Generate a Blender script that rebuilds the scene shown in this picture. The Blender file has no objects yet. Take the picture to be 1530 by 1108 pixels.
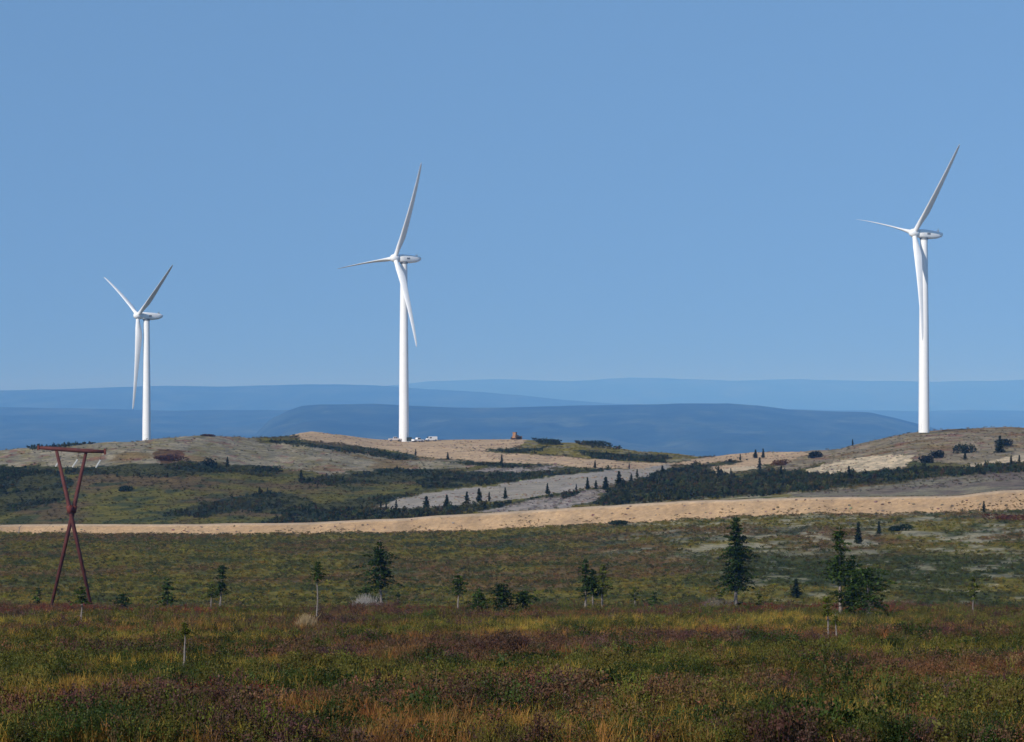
import bpy, bmesh, math, random
import numpy as np
from mathutils import Vector, Matrix

random.seed(7)
rng = np.random.default_rng(7)
scene = bpy.context.scene
COL = scene.collection

# ---------------------------------------------------------------- camera
F = 765.0 / math.tan(math.radians(10.0))      # focal length in photo pixels (1530 wide, 20 deg)
VH = 600.0                                     # photo row of the eye-level horizon
cam_d = bpy.data.cameras.new('camera')
cam_d.sensor_width = 36.0
cam_d.sensor_fit = 'HORIZONTAL'
cam_d.lens = 36.0 / (2 * math.tan(math.radians(10.0)))
cam_d.shift_y = (VH - 554.0) / 1530.0
cam_d.clip_start = 0.5
cam_d.clip_end = 120000.0
cam = bpy.data.objects.new('camera', cam_d)
cam.rotation_euler = (math.radians(90), 0, 0)
COL.objects.link(cam)
scene.camera = cam

# ---------------------------------------------------------------- sky, sun, exposure
SUN_AZ, SUN_EL = math.radians(41), math.radians(31)     # azimuth: left of straight behind the camera
sun_dir = Vector((-math.sin(SUN_AZ) * math.cos(SUN_EL), -math.cos(SUN_AZ) * math.cos(SUN_EL), math.sin(SUN_EL)))
world = bpy.data.worlds.new('World')
scene.world = world
world.use_nodes = True
wn = world.node_tree
wn.nodes.clear()
w_out = wn.nodes.new('ShaderNodeOutputWorld')
w_bg = wn.nodes.new('ShaderNodeBackground')
w_sky = wn.nodes.new('ShaderNodeTexSky')
w_sky.sky_type = 'NISHITA'
w_sky.sun_disc = False
w_sky.sun_elevation = SUN_EL
w_sky.sun_rotation = math.atan2(sun_dir.x, sun_dir.y)
w_sky.altitude = 1200
w_sky.air_density = 1.0
w_sky.dust_density = 0.1
w_sky.ozone_density = 3.0
# the lens looks through the first degrees above the horizon: lift the lookup so the pale horizon band is not doubled with the haze
w_tc = wn.nodes.new('ShaderNodeTexCoord')
w_ma = wn.nodes.new('ShaderNodeVectorMath'); w_ma.operation = 'MULTIPLY_ADD'
w_ma.inputs[1].default_value = (1, 1, 0.60); w_ma.inputs[2].default_value = (0, 0, 0.40)
w_no = wn.nodes.new('ShaderNodeVectorMath'); w_no.operation = 'NORMALIZE'
wn.links.new(w_tc.outputs['Generated'], w_ma.inputs[0]); wn.links.new(w_ma.outputs[0], w_no.inputs[0])
wn.links.new(w_no.outputs[0], w_sky.inputs['Vector'])
w_tint = wn.nodes.new('ShaderNodeMix')
w_tint.data_type = 'RGBA'
w_tint.blend_type = 'MULTIPLY'
w_tint.inputs['Factor'].default_value = 1.0
w_tint.inputs[7].default_value = (1.10, 1.20, 1.13, 1)
wn.links.new(w_sky.outputs[0], w_tint.inputs[6])
wn.links.new(w_tint.outputs[2], w_bg.inputs[0])
w_bg.inputs[1].default_value = 0.148
wn.links.new(w_bg.outputs[0], w_out.inputs[0])

sun_d = bpy.data.lights.new('sun', 'SUN')
sun_d.energy = 4.0
sun_d.angle = math.radians(0.5)
sun_d.color = (1.0, 0.94, 0.86)
sun = bpy.data.objects.new('sun', sun_d)
sun.rotation_euler = sun_dir.to_track_quat('Z', 'Y').to_euler()
sun.location = sun_dir * 200
COL.objects.link(sun)

scene.view_settings.view_transform = 'Standard'
scene.view_settings.look = 'None'
scene.view_settings.exposure = 0.0
scene.view_settings.gamma = 1.0
scene.view_settings.use_curve_mapping = False
scene.render.engine = 'CYCLES'
scene.cycles.use_denoising = True
scene.cycles.max_bounces = 5
scene.cycles.diffuse_bounces = 2
scene.cycles.volume_bounces = 0
scene.cycles.transparent_max_bounces = 4

# ---------------------------------------------------------------- small helpers
def at(px, v, Y):
    """world point of a photo pixel at distance Y"""
    return Vector(((px - 765.0) / F * Y, Y, (VH - v) / F * Y))

def tag(o, label=None, cat=None, group=None, kind=None):
    if label: o['label'] = label
    if cat: o['category'] = cat
    if group: o['group'] = group
    if kind: o['kind'] = kind
    return o

def empty(name, loc):
    o = bpy.data.objects.new(name, None)
    o.location = loc
    o.empty_display_size = 0.5
    COL.objects.link(o)
    return o

def link(name, me, mat, parent=None, smooth=False):
    o = bpy.data.objects.new(name, me)
    COL.objects.link(o)
    if mat is not None:
        me.materials.clear()
        me.materials.append(mat)
    if parent: o.parent = parent
    if smooth:
        me.polygons.foreach_set('use_smooth', np.ones(len(me.polygons), bool))
    return o

def np_mesh(name, V, Fq, smooth=False):
    V = np.asarray(V, np.float32); Fq = np.asarray(Fq, np.int32)
    me = bpy.data.meshes.new(name)
    n = Fq.shape[1]
    me.vertices.add(len(V)); me.vertices.foreach_set('co', V.ravel())
    me.loops.add(Fq.size); me.loops.foreach_set('vertex_index', Fq.ravel())
    me.polygons.add(len(Fq))
    me.polygons.foreach_set('loop_start', np.arange(0, Fq.size, n, dtype=np.int32))
    if smooth:
        me.polygons.foreach_set('use_smooth', np.ones(len(Fq), bool))
    me.update(calc_edges=True)
    return me

def set_col(me, name, C):
    C = np.asarray(C, np.float32)
    if C.shape[1] == 3:
        C = np.concatenate([C, np.ones((len(C), 1), np.float32)], 1)
    a = me.attributes.new(name, 'FLOAT_COLOR', 'POINT')
    a.data.foreach_set('color', C.ravel())

class MB:
    """collects boxes, tubes, lathes into ONE mesh"""
    def __init__(self): self.v = []; self.f = []
    def add(self, vs, fs):
        b = len(self.v)
        self.v += [tuple(p) for p in vs]
        self.f += [tuple(i + b for i in q) for q in fs]
        return self
    def box(self, c, s, M=None):
        x, y, z = s[0] / 2, s[1] / 2, s[2] / 2
        vs = [Vector((a * x, b * y, d * z)) for a in (-1, 1) for b in (-1, 1) for d in (-1, 1)]
        if M: vs = [M @ p for p in vs]
        vs = [p + Vector(c) for p in vs]
        return self.add(vs, [(0, 1, 3, 2), (4, 6, 7, 5), (0, 4, 5, 1), (2, 3, 7, 6), (0, 2, 6, 4), (1, 5, 7, 3)])
    def tube(self, pts, rad, n=8, cap=True):
        pts = [Vector(p) for p in pts]
        vs, fs = [], []
        for i, p in enumerate(pts):
            d = (pts[min(i + 1, len(pts) - 1)] - pts[max(i - 1, 0)]).normalized()
            a = d.cross(Vector((0.13, 1, 0.07))).normalized()
            if a.length < .1: a = d.cross(Vector((1, 0, 0))).normalized()
            b = d.cross(a)
            r = rad[i] if hasattr(rad, '__len__') else rad
            for k in range(n):
                t = 2 * math.pi * k / n
                vs.append(p + (a * math.cos(t) + b * math.sin(t)) * r)
        for i in range(len(pts) - 1):
            for k in range(n):
                k2 = (k + 1) % n
                fs.append((i * n + k, i * n + k2, (i + 1) * n + k2, (i + 1) * n + k))
        if cap:
            fs.append(tuple(range(n - 1, -1, -1)))
            fs.append(tuple((len(pts) - 1) * n + k for k in range(n)))
        return self.add(vs, fs)
    def prism(self, prof, y0, y1):
        """profile of (x, z) extruded along y"""
        n = len(prof)
        vs = [(x, y0, z) for x, z in prof] + [(x, y1, z) for x, z in prof]
        fs = [tuple(range(n)), tuple(range(2 * n - 1, n - 1, -1))]
        for i in range(n):
            j = (i + 1) % n
            fs.append((i, i + n, j + n, j))
        return self.add(vs, fs)
    def mesh(self, name='mesh', bevel=0.0):
        me = bpy.data.meshes.new(name)
        me.from_pydata(self.v, [], self.f)
        bm = bmesh.new(); bm.from_mesh(me)
        bmesh.ops.recalc_face_normals(bm, faces=bm.faces)
        if bevel:
            bmesh.ops.bevel(bm, geom=list(bm.edges), offset=bevel, segments=2, affect='EDGES', clamp_overlap=True)
        bm.to_mesh(me); bm.free()
        return me
    def build(self, name, mat, parent=None, smooth=False, bevel=0.0):
        return link(name, self.mesh(name, bevel), mat, parent, smooth)

# --- numpy noise
def _hash(ix, iy, seed):
    h = (ix.astype(np.int64) * 374761393 + iy.astype(np.int64) * 668265263 + seed * 1442695041) & 0xFFFFFFFF
    h = ((h ^ (h >> 13)) * 1274126177) & 0xFFFFFFFF
    h = (h ^ (h >> 16)) & 0xFFFFFFFF
    return h.astype(np.float64) / 4294967295.0

def vnoise(x, y, seed=0):
    ix = np.floor(x); iy = np.floor(y)
    fx = x - ix; fy = y - iy
    fx = fx * fx * (3 - 2 * fx); fy = fy * fy * (3 - 2 * fy)
    a = _hash(ix, iy, seed); b = _hash(ix + 1, iy, seed)
    c = _hash(ix, iy + 1, seed); d = _hash(ix + 1, iy + 1, seed)
    return (a * (1 - fx) + b * fx) * (1 - fy) + (c * (1 - fx) + d * fx) * fy

def fbm(x, y, seed=0, octv=4, gain=0.5):
    s = np.zeros_like(x, dtype=np.float64); amp = 1.0; tot = 0
    for o in range(octv):
        s += amp * vnoise(x * 2 ** o + 17.3 * o, y * 2 ** o - 9.1 * o, seed + o)
        tot += amp; amp *= gain
    return s / tot

def sstep(a, b, x):
    t = np.clip((x - a) / (b - a), 0, 1)
    return t * t * (3 - 2 * t)

def in_poly(px, v, poly):
    inside = np.zeros(px.shape, bool)
    n = len(poly)
    for i in range(n):
        x1, y1 = poly[i]; x2, y2 = poly[(i + 1) % n]
        cond = (y1 > v) != (y2 > v)
        with np.errstate(divide='ignore', invalid='ignore'):
            xi = (x2 - x1) * (v - y1) / (y2 - y1 if y2 != y1 else 1e-9) + x1
        inside ^= cond & (px < xi)
    return inside

# ---------------------------------------------------------------- materials
def new_mat(name):
    m = bpy.data.materials.new(name)
    m.use_nodes = True
    nt = m.node_tree
    b = nt.nodes['Principled BSDF']
    return m, nt, b

def noise_node(nt, scale, detail=4, rough=0.6, coord='Object', mapscale=None):
    tc = nt.nodes.new('ShaderNodeTexCoord')
    n = nt.nodes.new('ShaderNodeTexNoise')
    n.inputs['Scale'].default_value = scale
    n.inputs['Detail'].default_value = detail
    n.inputs['Roughness'].default_value = rough
    if mapscale:
        mp = nt.nodes.new('ShaderNodeMapping')
        mp.inputs['Scale'].default_value = mapscale
        nt.links.new(tc.outputs[coord], mp.inputs[0]); nt.links.new(mp.outputs[0], n.inputs['Vector'])
    else:
        nt.links.new(tc.outputs[coord], n.inputs['Vector'])
    return n

def ramp(nt, fac, stops):
    r = nt.nodes.new('ShaderNodeValToRGB')
    e = r.color_ramp.elements
    while len(e) < len(stops): e.new(0.5)
    for k, (p, c) in enumerate(stops):
        e[k].position = p
        e[k].color = (*c, 1) if len(c) == 3 else c
    nt.links.new(fac, r.inputs[0])
    return r

def mix(nt, kind, fac, a, b):
    m = nt.nodes.new('ShaderNodeMix'); m.data_type = 'RGBA'; m.blend_type = kind
    for sock, val in ((m.inputs['Factor'], fac), (m.inputs[6], a), (m.inputs[7], b)):
        if isinstance(val, bpy.types.NodeSocket): nt.links.new(val, sock)
        elif isinstance(val, (int, float)): sock.default_value = val
        else: sock.default_value = (*val, 1)
    return m.outputs[2]

def mat_noise(name, c1, c2, scale, rough=0.8, detail=5, bump=0.0, spec=0.3, metal=0.0):
    m, nt, b = new_mat(name)
    n = noise_node(nt, scale, detail)
    r = ramp(nt, n.outputs['Fac'], [(0.3, c1), (0.7, c2)])
    nt.links.new(r.outputs[0], b.inputs['Base Color'])
    b.inputs['Roughness'].default_value = rough
    b.inputs['Specular IOR Level'].default_value = spec
    b.inputs['Metallic'].default_value = metal
    if bump:
        bp = nt.nodes.new('ShaderNodeBump'); bp.inputs['Strength'].default_value = bump
        bp.inputs['Distance'].default_value = 0.05
        nt.links.new(n.outputs['Fac'], bp.inputs['Height']); nt.links.new(bp.outputs[0], b.inputs['Normal'])
    return m

def mat_ground(name='tundra_ground', fine=1.6, coarse=0.25, con=1.0):
    m, nt, b = new_mat(name)
    a = nt.nodes.new('ShaderNodeAttribute'); a.attribute_name = 'cover'
    n1 = noise_node(nt, fine, 6, 0.7)
    n2 = noise_node(nt, coarse, 5, 0.65)
    r1 = ramp(nt, n1.outputs['Fac'], [(0.3, (1 - .5 * con,) * 3), (0.7, (1 + .5 * con,) * 3)])
    r2 = ramp(nt, n2.outputs['Fac'], [(0.32, (1 - .45 * con, 1 - .42 * con, 1 - .40 * con)), (0.68, (1 + .48 * con, 1 + .42 * con, 1 + .30 * con))])
    c = mix(nt, 'MULTIPLY', 1.0, a.outputs['Color'], r1.outputs[0])
    c = mix(nt, 'MULTIPLY', 1.0, c, r2.outputs[0])
    nt.links.new(c, b.inputs['Base Color'])
    b.inputs['Roughness'].default_value = 0.95
    b.inputs['Specular IOR Level'].default_value = 0.1
    bp = nt.nodes.new('ShaderNodeBump'); bp.inputs['Strength'].default_value = 0.6
    bp.inputs['Distance'].default_value = 0.25
    nt.links.new(n1.outputs['Fac'], bp.inputs['Height']); nt.links.new(bp.outputs[0], b.inputs['Normal'])
    return m

def mat_leaf(name, attr_type='INSTANCER', transl=0.25, hue_noise=0.25):
    """leaf or blade: tint attribute, part of the light shines through"""
    m, nt, b = new_mat(name)
    nt.nodes.remove(b)
    out = nt.nodes['Material Output']
    a = nt.nodes.new('ShaderNodeAttribute'); a.attribute_name = 'tint'; a.attribute_type = attr_type
    n = noise_node(nt, 9.0, 3)
    r = ramp(nt, n.outputs['Fac'], [(0.3, (1 - hue_noise,) * 3), (0.7, (1 + hue_noise * 1.2, 1 + hue_noise, 1 + hue_noise * .8))])
    c = mix(nt, 'MULTIPLY', 1.0, a.outputs['Color'], r.outputs[0])
    d = nt.nodes.new('ShaderNodeBsdfDiffuse'); t = nt.nodes.new('ShaderNodeBsdfTranslucent')
    g = nt.nodes.new('ShaderNodeBsdfGlossy'); g.inputs['Roughness'].default_value = 0.5
    g.inputs['Color'].default_value = (.6, .6, .6, 1)
    ms = nt.nodes.new('ShaderNodeMixShader'); ms.inputs[0].default_value = transl
    ms2 = nt.nodes.new('ShaderNodeMixShader'); ms2.inputs[0].default_value = 0.012
    nt.links.new(c, d.inputs['Color']); nt.links.new(c, t.inputs['Color'])
    nt.links.new(d.outputs[0], ms.inputs[1]); nt.links.new(t.outputs[0], ms.inputs[2])
    nt.links.new(ms.outputs[0], ms2.inputs[1]); nt.links.new(g.outputs[0], ms2.inputs[2])
    nt.links.new(ms2.outputs[0], out.inputs['Surface'])
    return m

M = {}
M['ground'] = mat_ground()
M['gravel'] = mat_ground('gravel', 0.9, 0.16, .5)
M['leaf_inst'] = mat_leaf('tundra_leaf', 'INSTANCER', 0.22)
M['needle'] = mat_leaf('spruce_needles', 'GEOMETRY', 0.12)
M['bark'] = mat_noise('grey_bark', (0.13, 0.105, 0.09), (0.28, 0.24, 0.21), 6.0, 0.95, bump=0.4)
M['turbine'] = mat_noise('white_turbine_paint', (0.80, 0.80, 0.785), (0.86, 0.86, 0.85), 0.35, 0.42, spec=0.45)
M['turbine_grey'] = mat_noise('grey_steel_ring', (0.16, 0.17, 0.18), (0.22, 0.23, 0.24), 2.0, 0.6)
M['concrete'] = mat_noise('pale_concrete', (0.34, 0.32, 0.30), (0.46, 0.44, 0.41), 1.5, 0.9, bump=0.2)
M['rust'] = mat_noise('weathering_steel', (0.060, 0.016, 0.014), (0.125, 0.034, 0.026), 1.1, 0.75, bump=0.2)
M['rust_plate'] = mat_noise('weathering_steel_plate', (0.10, 0.022, 0.015), (0.17, 0.04, 0.028), 3.0, 0.75)
M['porcelain'] = mat_noise('white_insulator', (0.62, 0.62, 0.60), (0.76, 0.76, 0.74), 8.0, 0.3, spec=0.5)
M['wire'] = mat_noise('aluminium_wire', (0.05, 0.05, 0.052), (0.08, 0.08, 0.085), 2.0, 0.7)
M['car_white'] = mat_noise('white_car_paint', (0.74, 0.74, 0.73), (0.80, 0.80, 0.79), 0.8, 0.35, spec=0.5)
M['car_silver'] = mat_noise('pale_pinkish_paint', (0.52, 0.47, 0.45), (0.60, 0.55, 0.52), 0.8, 0.4, spec=0.5)
M['glass'] = mat_noise('dark_car_glass', (0.012, 0.014, 0.018), (0.03, 0.035, 0.04), 2.0, 0.1, spec=0.6)
M['tyre'] = mat_noise('black_rubber', (0.012, 0.012, 0.012), (0.025, 0.024, 0.023), 6.0, 0.9)
M['rim'] = mat_noise('grey_rim', (0.25, 0.25, 0.26), (0.35, 0.35, 0.36), 4.0, 0.4, metal=0.6)
M['box_dark'] = mat_noise('dark_green_box', (0.018, 0.028, 0.026), (0.035, 0.05, 0.045), 2.0, 0.6)
M['yellow'] = mat_noise('dusty_yellow_paint', (0.27, 0.14, 0.065), (0.36, 0.20, 0.10), 1.4, 0.65)
M['track_steel'] = mat_noise('dirty_track_steel', (0.045, 0.033, 0.025), (0.10, 0.075, 0.055), 3.0, 0.8)
M['wood'] = mat_noise('weathered_post', (0.16, 0.14, 0.13), (0.27, 0.24, 0.22), 5.0, 0.9)
M['forest'] = mat_ground('forested_ridge', 0.012, 0.0016)

# ---------------------------------------------------------------- terrain
H0, SL = 2.295, 0.0661            # the near slope: eye height above it and its fall
def pw(px, tab):
    key = id(tab)
    if key not in _PW:
        g = np.arange(-1700, 3200, 1.0)
        y = np.interp(g, [t[0] for t in tab], [t[1] for t in tab])
        w = SMOOTH.get(key, 9)
        for _ in range(2): y = np.convolve(np.pad(y, w, mode='edge'), np.ones(2 * w + 1) / (2 * w + 1), 'valid')
        _PW[key] = (g, y)
    g, y = _PW[key]
    return np.interp(px, g, y)
_PW = {}; SMOOTH = {}
T_VB = [(-1300, 800), (0, 797), (400, 797), (600, 795), (760, 791), (900, 783), (1000, 777), (1100, 772), (1200, 768), (1300, 767), (1400, 765), (1530, 762), (2830, 740)]
T_VT = [(-1300, 789), (0, 786), (300, 785), (450, 783), (600, 776), (760, 766), (900, 757), (1000, 752), (1050, 749), (1200, 745), (1300, 744), (1400, 743.5), (1440, 741), (1480, 736), (1530, 733), (2830, 705)]
T_VS = [(-1300, 700), (-300, 690), (0, 672), (50, 668), (120, 663), (200, 657), (240, 653), (290, 650.5), (330, 651), (380, 655), (425, 653), (445, 648), (470, 646.5), (500, 648.5), (560, 656), (600, 657.5), (680, 656.5), (770, 656), (800, 657), (830, 661), (870, 661), (900, 664.5), (950, 672), (1000, 677), (1055, 683), (1100, 680), (1150, 677), (1200, 675), (1250, 670), (1280, 664), (1330, 652.5), (1370, 645.5), (1410, 642), (1450, 640.5), (1530, 640), (1700, 645), (2830, 690)]
T_YS = [(-1300, 1080), (250, 1090), (420, 1185), (560, 1290), (780, 1295), (850, 1260), (1000, 1240), (1150, 1200), (2830, 1190)]
T_YR = [(-1300, 800), (0, 790), (760, 740), (1530, 680), (2830, 650)]
SMOOTH[id(T_YS)] = 70; SMOOTH[id(T_YR)] = 60
def zv(v, Y): return (VH - v) / F * Y

def knots(px):
    """distances and heights of the ground's break lines along the bearing px (arrays)"""
    vb, vt, vs, Ys, Yr = (pw(px, t) for t in (T_VB, T_VT, T_VS, T_YS, T_YR))
    vb = vb + (fbm(px / 38., px * 0, 401) - .5) * 5.0; vt = vt + (fbm(px / 60., px * 0, 411) - .5) * 2.4
    one = np.ones_like(px)
    h = (vb - vt) / F * Yr
    Y, Z = [], []
    def k(y, z): Y.append(y * one); Z.append(z * one)
    k(-40., -(H0 + SL * 0.)); k(0., -(H0)); k(40., -(H0 + SL * 40)); k(330., -(H0 + SL * 330))
    k(372., zv(926, 372.)); k(425., zv(908, 425.))
    k(Yr, zv(vb, Yr))
    y4 = Yr + 2.2 * h
    z4 = zv(vt, y4)
    k(y4, z4); k(y4 + 9., z4 + 0.02); k(y4 + 13., z4 - 0.9)
    k(y4 + 26., zv(vt - 1.0, y4 + 26.))
    k(Ys, zv(vs, Ys))
    k(Ys + 55, zv(vs, Ys) - 2.2); k(np.maximum(1420., Ys + 110), -38.5 + 0 * px); k(2300., -125.); k(4200., -262.); k(80000., -262.)
    return np.array(Y), np.array(Z), h
SEG_ROWS = [3, 6, 170, 8, 10, 95, 8, 6, 3, 4, 150, 6, 8, 8, 6, 14]
ROAD_SEGS = (6, 7, 8)

def relief(X, Y):
    """hummocks and undulations, metres"""
    near = sstep(20, 60, Y)
    a = (fbm(X / 5.5, Y / 7.0, 3) - .5) * 1.05 * near * (1 - sstep(330, 420, Y))
    a = a + (fbm(X / 13., Y / 45., 5, 3) - .5) * 2.0 * sstep(225, 300, Y) * (1 - sstep(345, 385, Y))
    b = (fbm(X / 34., Y / 40., 11) - .5) * 3.0 * sstep(830, 900, Y)
    b2 = (fbm(X / 9., Y / 10., 15) - .5) * 1.2 * sstep(790, 850, Y)
    c = (fbm(X / 16., Y / 18., 21) - .5) * 1.1 * sstep(400, 470, Y) * (1 - sstep(600, 700, Y))
    far = 1 - sstep(1600, 3000, Y)
    return a + (b + b2) * far + c

def ground_z(X, Y):
    X = np.atleast_1d(np.asarray(X, float)); Y = np.atleast_1d(np.asarray(Y, float))
    px = 765 + F * X / np.maximum(Y, 40)
    KY, KZ, h = knots(px)
    z = KZ[0].copy()
    for i in range(len(KY) - 1):
        m = (Y >= KY[i]) & (Y <= KY[i + 1])
        t = (Y - KY[i]) / (KY[i + 1] - KY[i])
        z = np.where(m, KZ[i] + (KZ[i + 1] - KZ[i]) * t, z)
    flat = road_flat(px, Y, KY)
    return z + relief(X, Y) * flat * pad_flat(X, Y)

def road_flat(px, Y, KY):
    d = np.where(Y < KY[6], KY[6] - Y, np.where(Y > KY[9], Y - KY[9], 0))
    return sstep(0, 40, d)

def pad_flat(X, Y):
    """graded pads round the turbine bases"""
    w = np.ones_like(X)
    for bx, by, r in PADS:
        w = np.minimum(w, sstep(r, r * 2.2, np.hypot(X - bx, Y - by)))
    return w

TURB = [  # px, v base, Y, axis yaw, blade angle, tilt
    dict(px=1380.5, v=643.0, Y=1173., psi=24, th=48, tilt=5, pb=1.3),
    dict(px=603.5, v=657.0, Y=1272., psi=34, th=62, tilt=3, pb=2.2),
    dict(px=219.0, v=714.5, Y=1420., psi=32, th=32, tilt=3, pb=1.2)]
PADS = [(at(t['px'], t['v'], t['Y']).x, t['Y'], 22.) for t in TURB] + [(at(690, 660, 1280).x, 1280., 30.)]

def ground_at_pixel(px, v):
    """the nearest ground point that shows at photo pixel (px, v)"""
    Ys = np.concatenate([np.linspace(42, 330, 600), np.linspace(331, 1320, 1800)])
    X = (px - 765) / F * Ys
    vv = VH - F * ground_z(X, Ys) / Ys
    i = int(np.argmax(vv <= v))
    if vv[i] > v: i = len(Ys) - 1
    return Vector((X[i], Ys[i], float(ground_z(X[i], Ys[i])[0])))

def ground_at(px, Y):
    X = (px - 765) / F * Y
    return Vector((X, Y, float(ground_z(X, Y)[0])))

# ground cover: real patches of gravel, rock, lichen, tundra and scrub, outlined on the slopes
P_LICHEN = [(0, 660), (60, 660), (200, 650), (300, 645), (375, 650), (385, 662), (440, 665), (500, 668), (555, 676), (590, 683), (640, 683), (700, 690), (715, 695), (640, 700), (560, 702), (500, 708), (420, 700), (330, 692), (270, 690), (240, 698), (150, 698), (80, 698), (0, 694), (-300, 700), (-300, 680)]
P_REDBROWN = [(236, 672), (280, 671), (268, 683), (255, 692), (240, 690), (232, 680)]
P_DARK = [
    [(40, 664), (75, 660), (130, 655), (138, 662), (80, 670), (45, 672)],
    [(-200, 700), (0, 696), (80, 699), (110, 720), (100, 745), (60, 757), (0, 770), (-200, 780)],
    [(90, 699), (150, 695), (230, 690), (290, 691), (420, 698), (400, 711), (330, 706), (200, 711), (110, 708)],
    [(440, 718), (480, 712), (560, 701), (640, 699), (740, 706), (800, 703), (860, 700), (915, 698), (910, 703), (860, 707), (800, 713), (740, 720), (640, 732), (620, 718), (560, 722), (480, 724)],
    [(240, 768), (300, 752), (400, 733), (440, 738), (480, 752), (560, 742), (640, 730), (660, 734), (600, 743), (560, 757), (565, 772), (480, 780), (380, 784), (420, 770), (360, 762), (300, 772)],
    [(480, 765), (560, 760), (640, 760), (720, 754), (780, 747), (830, 739), (870, 734), (860, 739), (800, 746), (760, 753), (720, 762), (660, 771), (600, 775), (480, 782)],
    [(885, 755), (905, 738), (930, 722), (960, 715), (990, 702), (1040, 694), (1060, 698), (1080, 706), (1110, 712), (1130, 707), (1160, 702), (1200, 706), (1230, 707), (1290, 706), (1370, 698), (1430, 699), (1480, 694), (1530, 690), (1750, 680), (1750, 695), (1530, 702), (1480, 706), (1400, 712), (1330, 720), (1250, 728), (1180, 735), (1140, 740), (1060, 745), (1000, 748), (930, 752)],
    [(1055, 693), (1090, 690), (1120, 682), (1140, 679), (1152, 680), (1130, 687), (1090, 696), (1060, 698)],
    [(386, 657), (440, 659), (500, 664), (560, 671), (600, 679), (650, 687), (720, 691), (830, 695), (810, 698), (720, 695), (640, 686), (590, 684), (550, 678), (500, 669), (420, 664)],
    [(800, 655), (838, 655), (836, 665), (805, 663)], [(862, 657), (915, 660), (930, 668), (870, 664)],
    [(730, 671), (815, 667), (812, 674), (760, 675)], [(860, 673), (1000, 682), (990, 690), (900, 685)],
]
P_OLIVEHILL = [(788, 650), (830, 650), (870, 650), (920, 660), (1000, 670), (1056, 683), (990, 690), (930, 688), (860, 682), (780, 674), (725, 671), (775, 667)]
P_TRACK = [(562, 757), (600, 744), (640, 737), (700, 729), (740, 724), (820, 712), (900, 703), (940, 700), (985, 694), (1005, 693), (985, 707), (940, 716), (900, 727), (860, 733), (820, 738), (760, 747), (700, 754), (640, 757), (600, 760)]
P_GREY = [[(720, 765), (760, 754), (820, 743), (870, 735), (905, 731), (895, 742), (880, 752), (850, 758), (790, 764), (740, 767)],
          [(640, 707), (700, 702), (740, 700), (830, 696), (850, 699), (760, 704), (700, 707)]]
P_PAD = [(424, 640), (480, 630), (560, 640), (790, 640), (788, 658), (775, 667), (722, 671), (730, 675), (800, 679), (870, 684), (940, 690), (1000, 692), (1060, 683), (1140, 670), (1200, 672), (1212, 678), (1170, 690), (1120, 698), (1070, 703), (1060, 699), (1120, 688), (1080, 688), (1050, 693), (1000, 694), (950, 700), (900, 700), (830, 694), (720, 690), (650, 684), (600, 676), (560, 669), (500, 661), (450, 657)]
P_RHILL = [(1150, 675), (1250, 660), (1290, 650), (1340, 640), (1400, 630), (1750, 630), (1750, 690), (1480, 692), (1420, 692), (1380, 692), (1360, 686), (1220, 692), (1190, 704), (1160, 700)]
P_CUT = [(1195, 707), (1225, 695), (1260, 687), (1300, 682), (1362, 679), (1366, 685), (1350, 697), (1290, 704), (1250, 708)]
P_CREAM = [[(1430, 698), (1470, 690), (1500, 683), (1530, 677), (1700, 668), (1700, 682), (1530, 690), (1500, 690), (1460, 697)],
           [(1060, 704), (1080, 700), (1130, 694), (1140, 697), (1100, 706), (1075, 709)]]
P_MAUVE = [(1180, 738), (1330, 724), (1400, 714), (1530, 703), (1750, 690), (1750, 725), (1530, 731), (1450, 737), (1300, 742), (1200, 744)]

C = dict(olive=(.155, .125, .020), brown=(.140, .090, .032), green=(.055, .068, .020), dark=(.026, .035, .019),
         lichen=(.195, .172, .115), lichen2=(.265, .228, .16), red=(.09, .026, .022), gravel=(.42, .285, .165), gravel2=(.48, .345, .215),
         grey=(.29, .26, .24), cut=(.60, .47, .31), mauve=(.155, .122, .095), pale=(.31, .275, .185))
C = {k: np.array(c) for k, c in C.items()}

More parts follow.
